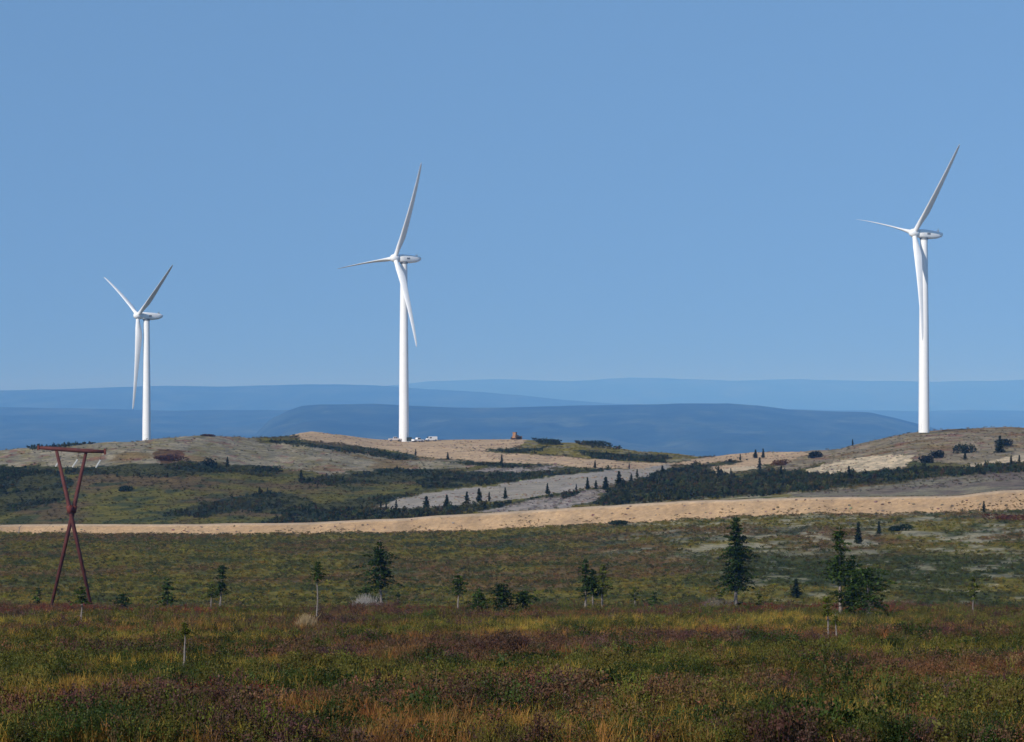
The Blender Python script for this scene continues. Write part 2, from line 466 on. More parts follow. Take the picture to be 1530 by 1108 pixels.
def cover(px, v, X, Y):
    n1 = fbm(X / 22., Y / 30., 31)[:, None]; n2 = fbm(X / 7., Y / 9., 41)[:, None]; n3 = fbm(X / 60., Y / 80., 51)[:, None]
    nx = (fbm(X / 9., Y / 16., 61) - .5); ny = (fbm(X / 7., Y / 14., 71) - .5)
    qx = px + nx * 26; qy = v + ny * 9                    # ragged patch outlines
    c = C['olive'] + (C['brown'] - C['olive']) * sstep(.42, .62, n1) + 0 * n1
    c = c + (C['green'] - c) * sstep(.52, .66, n2) * .8
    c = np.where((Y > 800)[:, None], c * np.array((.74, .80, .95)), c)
    # near slope soil and moss under the plants
    near = (Y < 345)[:, None]
    c = np.where(near, C['brown'] * .55 + (C['green'] * .5 - C['brown'] * .55) * sstep(.4, .6, n2), c)
    # middle flat: paler, stony and lichen-covered towards the right, dark wet hollows lower down
    mid = ((Y >= 345) & (Y < 800))
    pr = (sstep(820, 1010, px) * sstep(846, 815, v) * mid)[:, None]
    n4 = fbm(X / 4., Y / 5., 45)[:, None]
    c = c + (C['pale'] - c) * pr * sstep(.49, .60, n4 * .6 + n2 * .4) * .85
    dr = (sstep(980, 1150, px) * sstep(812, 842, v) * mid)[:, None]
    c = c + (np.array((.040, .052, .013)) - c) * dr * sstep(.33, .48, n1) * .92
    c = c + (C['pale'] - c) * dr * sstep(.62, .70, n4) * .5
    c = c + (C['dark'] * 1.6 - c) * (mid[:, None] * sstep(.60, .70, n3 * .5 + n2 * .5)) * .6
    def put(poly, col, w=1.0, raw=False):
        m = in_poly(px if raw else qx, v if raw else qy, poly)
        m = (m & (Y > 700))[:, None]
        return np.where(m, c + (col - c) * w, c)
    lich = C['lichen'] + (C['lichen2'] - C['lichen']) * sstep(.35, .65, n2)
    lich = lich + (C['olive'] - lich) * sstep(.5, .66, fbm(X / 4., Y / 7., 83)[:, None]) * .45
    lich = lich + (C['brown'] * 1.3 - lich) * sstep(.60, .70, n1) * .7
    lich = lich + (C['red'] * 2.2 - lich) * sstep(.64, .72, fbm(X / 5., Y / 8., 81)[:, None]) * .5
    c = put(P_LICHEN, lich)
    c = put(P_RHILL, lich * np.array((1.0, .93, .88)))
    c = put(P_MAUVE, C['mauve'] + (C['lichen'] - C['mauve']) * sstep(.4, .6, n2))
    c = put(P_OLIVEHILL, C['olive'] * 1.15 + (C['lichen'] - C['olive']) * sstep(.5, .65, n2))
    for p in P_GREY: c = put(p, C['mauve'] * 1.25 + (C['grey'] - C['mauve']) * n2)
    dn = fbm(X / 12., Y / 18., 251)[:, None]
    for p in P_DARK: c = put(p, C['dark'] + (C['green'] * np.array((1.0, .80, .75)) - C['dark']) * np.maximum(sstep(.47, .43, dn), sstep(.52, .66, n2) * .8))
    c = put(P_REDBROWN, C['red'] * .9 + (C['brown'] - C['red']) * n2)
    grav = C['gravel'] + (C['gravel2'] - C['gravel']) * n2
    return c, grav, n2

def in_pad(px, v, X, Y):
    qx = px + (fbm(X / 6., Y / 10., 91) - .5) * 24; qy = v + (fbm(X / 4., Y / 8., 92, 5, .65) - .5) * 6.5
    pad = in_poly(qx, qy, P_PAD) & (Y > 860)
    trk = in_poly(qx, qy, P_TRACK) & (Y > 760) & ~pad
    cut = in_poly(qx, qy, P_CUT) & (Y > 700)
    crm = np.zeros_like(pad)
    for p in P_CREAM: crm |= in_poly(qx, qy, p) & (Y > 700)
    return pad, trk, cut, crm

def build_terrain():
    c_in = np.arange(-40, 1571, 2.3)
    left = -40 - np.cumsum(np.geomspace(3, 90, 42)); right = 1571 + np.cumsum(np.geomspace(3, 90, 42))
    cols = np.concatenate([left[::-1], c_in, right])
    cols = cols[(cols > -1290) & (cols < 2820)]
    KY, KZ, h = knots(cols)
    rowsY, rowsZ, seg = [], [], []
    for i, n in enumerate(SEG_ROWS):
        ts = np.arange(n) / n
        for t in ts:
            if i in (2, 5):           # even on the picture: spaced in 1/Y
                y = 1 / (1 / KY[i] + (1 / KY[i + 1] - 1 / KY[i]) * t)
                tt = (y - KY[i]) / (KY[i + 1] - KY[i])
            else:
                y = KY[i] + (KY[i + 1] - KY[i]) * t; tt = t
            rowsY.append(y); rowsZ.append(KZ[i] + (KZ[i + 1] - KZ[i]) * tt); seg.append(i)
    rowsY.append(KY[-1]); rowsZ.append(KZ[-1])
    Y = np.array(rowsY); Z = np.array(rowsZ); seg = np.array(seg)
    X = (cols[None, :] - 765) / F * np.maximum(Y, 40)
    px = np.broadcast_to(cols[None, :], X.shape)
    flat = road_flat(px, Y, KY[:, None, :])
    Z = Z + relief(X, Y) * flat * pad_flat(X, Y)
    nr, nc = X.shape
    v = VH - F * Z / np.maximum(Y, 1)
    f1 = lambda a: np.asarray(a, float).ravel()
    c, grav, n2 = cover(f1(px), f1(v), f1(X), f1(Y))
    pad, trk, cut, crm = in_pad(f1(px), f1(v), f1(X), f1(Y))
    c[pad] = grav[pad]
    c[trk] = (C['grey'] * 1.05 + (C['lichen2'] - C['grey']) * n2)[trk]
    ck = sstep(.40, .62, fbm(f1(X) / 1.6, f1(Y) / 9., 95))[:, None]
    c[cut] = (C['cut'] * 1.0 + (C['lichen'] * 1.1 - C['cut']) * ck * .5)[cut]
    c[crm] = C['cut'] * .8
    # main gravel road: paler crown, browner bank
    segv = np.concatenate([seg, [seg[-1]]])
    rowseg = np.repeat(segv, nc)
    rd = np.isin(rowseg, ROAD_SEGS)
    bank = rowseg == 6
    c[rd] = (grav * 1.08 + .03)[rd]
    c[bank] = (grav * np.array((.88, .84, .78)))[bank]
    V = np.stack([X.ravel(), Y.ravel(), Z.ravel()], 1)
    idx = np.arange(nr * nc).reshape(nr, nc)
    Q = np.stack([idx[:-1, :-1], idx[:-1, 1:], idx[1:, 1:], idx[1:, :-1]], -1)
    fseg = np.repeat(seg, nc - 1)
    Q = Q.reshape(-1, 4)
    froad = np.isin(fseg, ROAD_SEGS)
    fpad = pad[Q].all(1) & ~froad
    ftrk = trk[Q].all(1) & ~froad & ~fpad
    groups = {'ground': ~(froad | fpad | ftrk), 'gravel_road': froad, 'gravel_pad': fpad, 'access_track': ftrk}
    for name, msk in groups.items():
        q = Q[msk]
        used, inv = np.unique(q.ravel(), return_inverse=True)
        me = np_mesh(name, V[used], inv.reshape(-1, 4), smooth=True)
        set_col(me, 'cover', c[used])
        o = link(name, me, M['ground'] if name == 'ground' else M['gravel'])
        o['kind'] = 'structure'
build_terrain()

# ---------------------------------------------------------------- far forested ridges
def far_ridge(name, crest, Yc, front, back, seed, zb=-261.0, amp=1.0, col=(.030, .045, .022)):
    cols = np.arange(-1250, 2781, 7.0)
    vc = np.interp(cols, [p[0] for p in crest], [p[1] for p in crest])
    rows = np.concatenate([np.linspace(0, 1, 46), 1 + np.linspace(0, 1, 10)[1:]])
    V = []; Cc = []
    for t in rows:
        Y = Yc - front * (1 - t) if t <= 1 else Yc + back * (t - 1)
        X = (cols - 765) / F * Y
        zc = (VH - vc) / F * Yc
        s = t if t <= 1 else 2 - t
        g = s ** 0.8 * (1.0 if t <= 1 else 1)
        z = zb + (zc - zb) * g
        gul = np.abs(fbm(X / (Yc * .045) + 5, np.full_like(X, Y) / (Yc * .09), seed, 5, .55) - .5) * 2
        z = z - gul * (zc - zb).clip(10) * .42 * amp * math.sin(math.pi * min(s, 1)) + (fbm(X / (Yc * .012), X * 0 + Y / 600., seed + 9) - .5) * Yc * .0006 * s
        V.append(np.stack([X, np.full_like(X, Y), z], 1))
        n = fbm(X / (Yc * .009), np.full_like(X, Y) / (Yc * .03), seed + 4, 5, .6)[:, None]
        Cc.append(np.array(col) * (.5 + 1.0 * n) + np.array((.020, .019, .010)) * sstep(.48, .70, n))
    nc = len(cols); nr = len(rows)
    idx = np.arange(nr * nc).reshape(nr, nc)
    Q = np.stack([idx[:-1, :-1], idx[:-1, 1:], idx[1:, 1:], idx[1:, :-1]], -1).reshape(-1, 4)
    me = np_mesh(name, np.concatenate(V), Q, smooth=True)
    set_col(me, 'cover', np.concatenate(Cc))
    o = link(name, me, M['forest'])
    o['kind'] = 'structure'
far_ridge('forested_ridge', [(-1300, 680), (380, 650), (405, 625), (430, 613), (450, 606), (480, 603.5), (560, 603), (620, 606), (680, 608.5), (760, 608.5), (860, 606), (960, 604), (1030, 602), (1090, 602), (1130, 605), (1180, 611), (1240, 614), (1300, 616), (1335, 623), (1375, 634), (1450, 655), (1530, 680), (2800, 720)], 17000., 5400., 5000., 101)
far_ridge('wooded_ridge', [(-1300, 606), (-200, 605), (0, 607.5), (100, 610), (250, 613), (400, 612.5), (460, 612), (620, 616), (900, 630), (1400, 640), (2800, 650)], 22500., 6500., 6000., 131)
far_ridge('distant_ridge', [(-1300, 590), (-100, 585), (0, 583), (100, 581), (170, 578), (250, 576.5), (330, 577), (420, 575), (510, 574), (590, 577), (640, 582), (720, 585), (780, 590), (840, 597), (920, 603), (1100, 609), (1250, 612), (1380, 614), (1450, 612), (1530, 613), (1700, 608), (2800, 600)], 35000., 8000., 8000., 151)
far_ridge('horizon_ridge', [(-1300, 585), (0, 592), (300, 588), (560, 578), (640, 569), (740, 566), (850, 569), (940, 564), (1010, 565), (1100, 568), (1180, 566), (1290, 569), (1400, 570), (1530, 567), (1800, 572), (2800, 565)], 56000., 9000., 9000., 171, amp=.6)

# ---------------------------------------------------------------- wind turbines
def blade_mesh(base, a, rad, tan, R, pb):
    """one feathered blade: base = hub centre (local), a = rotor axis, rad = span, tan = tangential"""
    V, Q = [], []
    n = 14
    st = [1.0, 1.6, 2.6, 4.0, 6.0, 8.0, 10.0, 13, 16, 19, 22, 25, 28, 31, 34, 37, 40, 42.5, 44.2, 45.4, 46.0]
    for r in st:
        u = r / R
        cd = np.interp(r, [1.0, 2.6, 4.0, 6.0, 9.0, 12, 20, 30, 40, 44.2, 45.4, 46.0], [1.95, 1.95, 2.25, 2.9, 3.45, 3.3, 2.55, 1.85, 1.2, .85, .5, .12])
        th = np.interp(r, [1.0, 2.6, 6.0, 9.0, 16, 30, 46], [1.95, 1.93, 1.45, 1.1, .68, .38, .05])
        tw = math.radians(np.interp(r, [1, 8, 20, 46], [16, 13, 5, -1]))
        blend = np.interp(r, [2.0, 9.0], [0, 1])
        ch = (-a) * math.cos(tw) + tan * math.sin(tw)
        nm = ch.cross(rad).normalized()
        c0 = base + rad * r + a * (pb * u ** 2.3) + Vector((0, 0, -1.6 * math.hypot(rad.x, rad.y) ** 2 * u ** 2.6))
        for k in range(n):
            q = 2 * math.pi * k / n
            xe = math.cos(q)
            x_c = xe * cd / 2                                   # round root
            x_a = (xe * .5 + .22) * cd                          # airfoil, more of the chord behind the axis
            thick = math.sin(q) * th / 2
            if xe > 0: thick *= 1 - .75 * blend * xe            # thin trailing edge
            V.append(c0 + ch * (x_c * (1 - blend) + x_a * blend) + nm * thick)
    for i in range(len(st) - 1):
        for k in range(n):
            k2 = (k + 1) % n
            Q.append((i * n + k, i * n + k2, (i + 1) * n + k2, (i + 1) * n + k))
    mb = MB(); mb.add(V, Q)
    mb.f.append(tuple((len(st) - 1) * n + k for k in range(n)))
    return mb

def frame_tube(mb, c, a, side, up, stations, n=16, power=2.0):
    """superellipse body along a: stations of (offset, half width, half height, up shift)"""
    V, Q = [], []
    for (o, w, h, s) in stations:
        for k in range(n):
            q = 2 * math.pi * k / n
            cx, sy = math.cos(q), math.sin(q)
            ex = math.copysign(abs(cx) ** (2 / power), cx); ey = math.copysign(abs(sy) ** (2 / power), sy)
            V.append(c + a * o + side * ex * w + up * (ey * h + s))
    for i in range(len(stations) - 1):
        for k in range(n):
            k2 = (k + 1) % n
            Q.append((i * n + k, i * n + k2, (i + 1) * n + k2, (i + 1) * n + k))
    Q.append(tuple(range(n - 1, -1, -1))); Q.append(tuple((len(stations) - 1) * n + k for k in range(n)))
    mb.add(V, Q)
    return mb

T_LABELS = ['white three-blade wind turbine on the bare lichen knoll above the cream cut bank',
            'white three-blade wind turbine on the tan gravel pad with parked pickups at its foot',
            'smallest white wind turbine, its foot hidden behind the grey lichen hill']
def turbine(t, label):
    base = at(t['px'], t['v'], t['Y'])
    root = empty('wind_turbine', base)
    tag(root, label, 'wind turbine', 'wind turbines on the ridge')
    H = 78.0
    mb = MB()
    zs = np.linspace(-.8, 77.3, 27)
    rs = np.interp(zs, [-.8, 40, 77.3], [2.2, 1.94, 1.5])
    mb.tube([(0, 0, z) for z in zs], list(rs), 36, cap=False)
    tower = mb.build('tower', M['turbine'], root, smooth=True)
    d = MB(); d.box((-1.55, -1.55, 1.7), (.16, .95, 2.1), Matrix.Rotation(math.radians(45), 3, 'Z'))
    d.build('door', M['turbine'], tower)
    for zf in (21.5, 46.0):
        fl = MB(); rf = float(np.interp(zf, zs, rs)) + .03; fl.tube([(0, 0, zf), (0, 0, zf + .14)], rf, 36); fl.build('flange', M['turbine'], tower)
    psi = math.radians(t['psi']); tl = math.radians(t['tilt'])
    ah = Vector((-math.cos(psi), -math.sin(psi), 0))
    a = ah * math.cos(tl) + Vector((0, 0, math.sin(tl)))
    e1 = Vector((math.sin(psi), -math.cos(psi), 0))
    e2 = a.cross(e1).normalized()
    if e2.z < 0: e2 = -e2
    y = MB(); y.tube([(0, 0, 77.2), (0, 0, 78.1)], 1.72, 28); y.build('yaw_ring', M['turbine_grey'], root)
    nc = Vector((0, 0, 79.3))
    nb = MB()
    frame_tube(nb, nc, a, e1, e2, [(3.1, 1.15, 1.25, .1), (2.7, 1.6, 1.65, .1), (0.5, 1.85, 1.85, .1), (-3.0, 1.85, 1.8, .15), (-6.0, 1.7, 1.45, .35), (-7.8, 1.4, .95, .6), (-8.3, 1.05, .55, .75)], 20, 3.2)
    nac = nb.build('nacelle', M['turbine'], root, smooth=True)
    ms = MB()
    p = nc - a * 6.4 + e2 * 1.6
    ms.tube([p + e1 * .5, p + e1 * .5 + e2 * 1.5], .06, 6); ms.tube([p - e1 * .5, p - e1 * .5 + e2 * 1.2], .06, 6)
    ms.box(p + e2 * .3, (.9, .5, .5))
    ms.build('weather_mast', M['turbine_grey'], nac)
    # low louvred vent on the flank
    lv = MB(); lv.box(nc - a * 1.2 + e1 * 1.86 + e2 * .25, (1.5, .08, .7), Matrix.Rotation(math.atan2(a.y, a.x), 3, 'Z'))
    lv.build('vent', M['turbine_grey'], nac)
    hc = nc + a * 4.6
    hb = MB()
    frame_tube(hb, hc, a, e1, e2, [(-1.5, 1.5, 1.5, 0), (-1.2, 1.72, 1.72, 0), (.6, 1.75, 1.75, 0), (1.4, 1.5, 1.5, 0), (2.0, 1.0, 1.0, 0), (2.3, .4, .4, 0)], 20, 2.0)
    hb.build('hub', M['turbine'], root, smooth=True)
    for k in range(3):
        q = math.radians(t['th'] + 120 * k)
        rad = e1 * math.cos(q) + e2 * math.sin(q)
        tan = (-e1) * math.sin(q) + e2 * math.cos(q)
        blade_mesh(hc, a, rad, tan, 46.0, t['pb']).build('blade', M['turbine'], root, smooth=True)
    return root
for t, lab in zip(TURB, T_LABELS): turbine(t, lab)

# ---------------------------------------------------------------- rusty X-frame power pylon
def pylon():
    Y = 362.0
    s = Y / F
    g = ground_at(106, Y)
    root = empty('power_pylon', g)
    tag(root, 'rust red X-shaped steel power pylon with a crossarm and white insulators', 'pylon')
    def P(px, v, dy=0): return at(px, v, Y) + Vector((0, dy, 0)) - g
    for (top, mid, bot, dy) in (((85, 673), (104.5, 759), (143.5, 931), -.28), ((128.6, 673), (109.6, 759), (69.5, 931), .28)):
        m = MB(); m.tube([P(*bot, dy * 3), P(*mid, dy), P(*top, dy)], [.19, .28, .20], 10)
        m.build('leg', M['rust'], root, smooth=True)
        b = MB(); b.tube([P(mid[0] - (mid[0] - top[0]) * .05, mid[1] - 4, dy), P(mid[0] + (mid[0] - top[0]) * .07, mid[1] + 7, dy)], .40, 10)
        b.build('joint_sleeve', M['rust_plate'], root, smooth=True)
    m = MB(); m.tube([P(106.5, 757, -.5), P(106.5, 757, .5)], .22, 10); m.build('cross_bolt', M['rust_plate'], root)
    m = MB(); m.tube([P(57, 668.5, 0), P(90, 670.8, 0), P(125, 673.2, 0), P(157.5, 674.5, 0)], [.20, .27, .27, .20], 10)
    arm = m.build('crossarm', M['rust'], root, smooth=True)
    for px, v, d in ((57.5, 668.5, .55), (157, 674.3, .75)):
        e = MB(); e.box(P(px, v), (.22, .5, d)); e.build('end_plate', M['rust_plate'], arm)
    # insulator strings, blown aslant from short hangers under the arm
    for ax, av, bx, bv in ((90.5, 684, 83, 697), (116, 686, 108, 698), (150, 687, 143, 698.5)):
        h = MB(); h.tube([P(ax + 1.5, 672 + (ax - 85) * .05), P(ax, av)], .022, 5); h.build('hanger_rod', M['rust'], root)
        i = MB()
        n = 9
        pa, pb_ = P(ax, av), P(bx, bv)
        for k in range(n):
            c0 = pa.lerp(pb_, k / n); c1 = pa.lerp(pb_, (k + .42) / n); c2 = pa.lerp(pb_, (k + 1) / n)
            i.tube([c0, c1, c1 + (c2 - c1) * .15, c2], [.05, .15, .06, .05], 10)
        i.build('insulator', M['porcelain'], root)
    return P, g
PYL, PYG = pylon()
for k, ((bx, bv), nm) in enumerate(zip(((83, 697), (108, 698), (143, 698.5)), ('outer left', 'middle', 'inner right'))):
    p0 = PYL(bx, bv) + PYG
    pend = Vector((p0.x + 12, p0.y - 200, p0.z + 2))
    pts = []
    for j in range(25):
        u = j / 24
        p = p0.lerp(pend, u); p.z -= 6.5 * 4 * u * (1 - u)
        pts.append(p)
    w = MB(); w.tube(pts, .011, 5)
    o = w.build('power_line', M['wire'])
    tag(o, ['thin power line sagging from the left insulator of the rusty pylon', 'thin power line sagging from the middle insulator of the rusty pylon', 'thin power line sagging from the right insulator of the rusty pylon'][k], 'power line', 'power lines on the rusty pylon')

# ---------------------------------------------------------------- vehicles and boxes on the turbine pad
def wheel(parent, x, y, r=.42):
    w = MB(); w.tube([(x, y - .14, r), (x, y + .14, r)], r, 18); o = w.build('wheel', M['tyre'], parent)
    k = MB(); k.tube([(x, y - .155, r), (x, y + .155, r)], r * .58, 12); k.build('rim', M['rim'], o)

def pickup(px, v, Y, rot, paint, label, van=False):
    p = at(px, v, Y); p.z = float(ground_z(p.x, p.y)[0]) + .01
    root = empty('pickup_truck' if not van else 'van', p)
    root.rotation_euler = (0, 0, rot)
    tag(root, label, 'pickup truck' if not van else 'van', 'vehicles parked on the turbine pad')
    b = MB()
    if van:
        prof = [(-2.5, .45), (2.45, .45), (2.5, .95), (2.05, 1.25), (1.3, 2.05), (-2.35, 2.12), (-2.5, 1.9)]
    else:
        prof = [(-2.8, .5), (2.75, .5), (2.8, 1.0), (2.6, 1.18), (1.35, 1.22), (-2.75, 1.2)]
    b.prism(prof, -.95, .95)
    b.build('body', paint, root, bevel=.06)
    if not van:
        c = MB(); c.prism([(-.75, 1.19), (1.4, 1.19), (.75, 1.9), (-.5, 1.92)], -.86, .86)
        cab = c.build('cab', paint, root, bevel=.05)
        for sgn in (-1, 1):
            for (x0, x1) in ((-.55, .18), (.26, .98)):
                g = MB(); g.box(((x0 + x1) / 2 - .02, sgn * .865, 1.52), (x1 - x0 - .06, .03, .46)); g.build('side_window', M['glass'], cab)
        g = MB(); g.box((1.1, 0, 1.56), (.05, 1.5, .66), Matrix.Rotation(math.radians(-42), 3, 'Y')); g.build('windscreen', M['glass'], cab)
        t = MB(); t.box((-1.75, 0, 1.205), (1.8, 1.6, .03)); t.build('cargo_bed', M['tyre'], root)
    else:
        for sgn in (-1, 1):
            g = MB(); g.box((.7, sgn * .955, 1.55), (1.0, .03, .5)); g.build('side_window', M['glass'], root)
        g = MB(); g.box((1.72, 0, 1.66), (.05, 1.6, .85), Matrix.Rotation(math.radians(-43), 3, 'Y')); g.build('windscreen', M['glass'], root)
    for x in (-1.75, 1.75):
        for sy in (-.86, .86): wheel(root, x, sy)
    for sy in (-.68, .68):
        h = MB(); h.box((2.8 if not van else 2.5, sy, .86), (.05, .36, .2)); h.build('headlight', M['porcelain'], root)
    bp = MB(); bp.box((2.86 if not van else 2.56, 0, .6), (.14, 1.8, .2)); bp.build('bumper', M['track_steel'], root)
pickup(624, 657, 1268, math.radians(40), M['car_white'], 'white pickup truck parked just beside the turbine foot')
pickup(644.5, 657, 1276, math.radians(205), M['car_white'], 'white van parked farther out on the gravel pad', van=True)
pickup(590, 657.5, 1270, math.radians(12), M['car_silver'], 'dusty pale pickup on the opposite side of the turbine from the white vehicles')
tb = at(611.5, 657, 1269); tb.z = float(ground_z(tb.x, tb.y)[0])
root = empty('transformer_box', tb); tag(root, 'dark transformer box standing right against the turbine foot', 'transformer')
m = MB(); m.box((0, 0, 1.0), (2.2, 1.6, 1.7)); m.build('housing', M['box_dark'], root, bevel=.05)
m = MB(); m.box((0, 0, .06), (2.6, 2.0, .3)); m.build('plinth', M['concrete'], root)
m = MB(); m.prism([(-1.2, 1.86), (1.2, 1.86), (1.1, 2.0), (-1.1, 2.0)], -.9, .9); m.build('lid', M['box_dark'], root)
m = MB(); m.tube([(-.9, -.2, 1.9), (-.9, -.2, 4.1)], .06, 6); m.build('vent_pipe', M['turbine_grey'], root)

def bulldozer():
    p = at(770.5, 656, 1284); p.z = float(ground_z(p.x, p.y)[0])
    root = empty('bulldozer', p); root.rotation_euler = (0, 0, math.radians(62))
    tag(root, 'tan and orange bulldozer standing on the skyline at the edge of the gravel pad', 'bulldozer')
    for s in (-1, 1):
        m = MB()
        prof = [(-2.1, .35), (-1.8, .03), (1.7, .03), (2.1, .35), (2.1, .8), (1.8, 1.12), (-1.8, 1.12), (-2.1, .8)]
        m.prism(prof, s * 1.1 - .32, s * 1.1 + .32); tr = m.build('crawler_track', M['track_steel'], root)
        for k in range(12):
            x = -1.75 + k * .318
            g = MB(); g.box((x, s * 1.1, 1.14), (.09, .66, .1)); g.build('track_shoe', M['track_steel'], tr)
    m = MB(); m.prism([(-1.9, .6), (2.0, .6), (2.0, 1.75), (.3, 1.95), (-1.9, 1.7)], -.76, .76); m.build('engine_body', M['yellow'], root, bevel=.06)
    m = MB(); m.box((-.75, 0, 2.45), (1.5, 1.5, 1.3)); cab = m.build('cab', M['yellow'], root, bevel=.05)
    for s in (-1, 1):
        g = MB(); g.box((-.75, s * .765, 2.6), (1.1, .03, .75)); g.build('side_window', M['glass'], cab)
    g = MB(); g.box((.015, 0, 2.6), (.03, 1.1, .75)); g.build('windscreen', M['glass'], cab)
    m = MB(); m.box((-.75, 0, 3.17), (1.8, 1.75, .12)); m.build('roof', M['yellow'], root)
    m = MB(); m.tube([(1.2, .3, 1.7), (1.2, .3, 2.9)], .08, 8); m.build('exhaust_pipe', M['track_steel'], root)
    m = MB(); m.prism([(2.75, .15), (2.95, .15), (2.72, .7), (2.95, 1.45), (2.8, 1.45), (2.52, .7)], -1.75, 1.75); m.build('dozer_blade', M['yellow'], root)
    for s in (-1, 1):
        m = MB(); m.tube([(.2, s * 1.0, .7), (2.6, s * 1.0, .55)], .12, 8); m.build('push_arm', M['yellow'], root)
bulldozer()

# ---------------------------------------------------------------- spruces
def spruce(h, r, cs=.2, dens=1.0, nsize=.16, seed=0, lean=(0, 0), trunk_r=None, prof=None, dead=.25, tint=(.030, .052, .018), low=0, sag=.22, ragged=False):
    """returns trunk mesh and crown mesh. cs: bare part of the trunk; prof: crown width along the height; low: branches near the ground"""
    R = np.random.default_rng(seed)
    tr = trunk_r or (.018 * h + .02)
    n = 9
    bend = R.normal(0, .012 * h, (n, 2)); bend[0] = 0; bend = np.cumsum(bend, 0) * .5
    us = np.linspace(0, 1, n)
    axis = np.stack([bend[:, 0] + lean[0] * us * h, bend[:, 1] + lean[1] * us * h, us * h], 1)
    axis[0, 2] = -.25
    def ax(u): return np.array([np.interp(u, us, axis[:, k]) for k in range(3)])
    T = MB(); T.tube([tuple(p) for p in axis], [tr * (1 - .93 * u) + .006 for u in us], 8)
    # dead snag twigs on the bare trunk
    for k in range(int(dead * 40)):
        u = R.uniform(.08, max(cs + .12, .15)); q = R.uniform(0, 6.283); L = R.uniform(.06, .22) * r * 1.6
        p = ax(u); d = np.array([math.cos(q), math.sin(q), R.uniform(-.5, .25)])
        T.tube([tuple(p), tuple(p + d * L)], [tr * .16 + .004, .004], 4, cap=False)
    Vv, Tt = [], []
    B = MB()
    if prof is None: prof = [(0, .55), (.12, 1.0), (.5, .62), (.85, .22), (1, .06)]
    pu = [p[0] for p in prof]; pw_ = [p[1] for p in prof]
    nb = int(dens * (16 + 9 * h))
    nw = max(4, int(nb / 5)); wh = [(k + R.uniform(-.25, .25)) / nw for k in range(nw)]; ws = [R.uniform(.55, 1.25) for k in range(nw)]
    branches = [(cs + (1 - cs) * ((k + R.uniform(-.5, .5)) / nb) ** .9 if k else cs, 1) for k in range(nb)] + [(R.uniform(.02, .14), 0) for _ in range(low)]
    q = R.uniform(0, 6.28)
    for (u, up) in branches:
        u = min(max(u, .01), .995)
        c = (u - cs) / (1 - cs) if up else 0.05
        q += 2.399 + R.uniform(-.5, .5)
        wk = 1.0
        if up and ragged:
            k = min(nw - 1, int(c * nw)); c = min(max(wh[k] + R.normal(0, .012), 0), 1); u = min(cs + (1 - cs) * c, .995); wk = ws[k]
            if R.uniform() < .18: continue
        L = r * np.interp(c, pu, pw_) * R.uniform(.5, 1.2) * wk
        if not up: L = r * R.uniform(.5, 1.25)
        if L < .03: L = .03
        p = ax(u)
        rise = (.25 * c - sag * (1 - c)) if up else R.uniform(-.1, .35)
        d = np.array([math.cos(q), math.sin(q), rise]); d /= np.linalg.norm(d)
        B.tube([tuple(p), tuple(p + d * L * .9)], [tr * .18 * (1 - u) + .006, .004], 3, cap=False)
        m = max(5, int(L / nsize * (7.8 if ragged else 8.5) * min(1.4, dens) ** .5))
        hue = R.uniform(.65, 1.35)
        for j in range(m):
            s = R.uniform(.0, 1.05) if up else R.uniform(.2, 1.05)
            sp = (1 - s) * .35 * L + nsize * .5
            o = p + d * L * s + R.normal(0, 1, 3) * np.array([sp, sp, sp * .45]) * .5
            o[2] += -.12 * L * s * s + .06 * L
            out = np.array([math.cos(q), math.sin(q), R.uniform(-.35, .35)]) + R.normal(0, .55, 3)
            out /= np.linalg.norm(out)
            sd = np.cross(out, [0, 0, 1]) + R.normal(0, .35, 3); sd /= np.linalg.norm(sd) + 1e-6
            a = nsize * R.uniform(.7, 1.5); b = a * R.uniform(.26, .45)
            Vv += [o - out * a * .5, o + sd * b, o + out * a * .6, o - sd * b]
            k = hue * R.uniform(.7, 1.3)
            tn = np.array(tint) * k + np.array((.022, .018, .002)) * R.uniform(0, 1) * (s ** 2)
            Tt += [tn] * 4
    # needles hugging the leader
    for j in range(int(14 * dens)):
        u = R.uniform(max(cs, .75), 1.0); o = ax(u) + R.normal(0, r * .05, 3)
        a = nsize * .8
        out = np.array([R.normal(0, .5), R.normal(0, .5), 1]); out /= np.linalg.norm(out)
        sd = np.cross(out, R.normal(0, 1, 3)); sd /= np.linalg.norm(sd) + 1e-6
        Vv += [o - out * a * .5, o + sd * a * .25, o + out * a * .6, o - sd * a * .25]; Tt += [np.array(tint) * R.uniform(.7, 1.3)] * 4
    tm = T.mesh('trunk')
    nl = len(Vv)
    bv = np.array(B.v) if B.v else np.zeros((0, 3))
    Q = np.arange(nl).reshape(-1, 4)
    allv = np.concatenate([np.array(Vv), bv]); bq = np.array([f for f in B.f], int) + nl if B.f else np.zeros((0, 4), int)
    cm = np_mesh('crown', allv, np.concatenate([Q, bq]))
    set_col(cm, 'tint', np.concatenate([np.array(Tt), np.tile(np.array((.075, .060, .05)), (len(bv), 1))]))
    return tm, cm

def put_tree(name, meshes, loc, rz, sc, label, cat, group, parts=('trunk', 'crown')):
    root = empty(name, loc)
    root.rotation_euler = (0, 0, rz); root.scale = (sc, sc, sc)
    tag(root, label, cat, group)
    link(parts[0], meshes[0], M['bark'], root, smooth=True)
    link(parts[1], meshes[1], M['needle'], root)
    return root

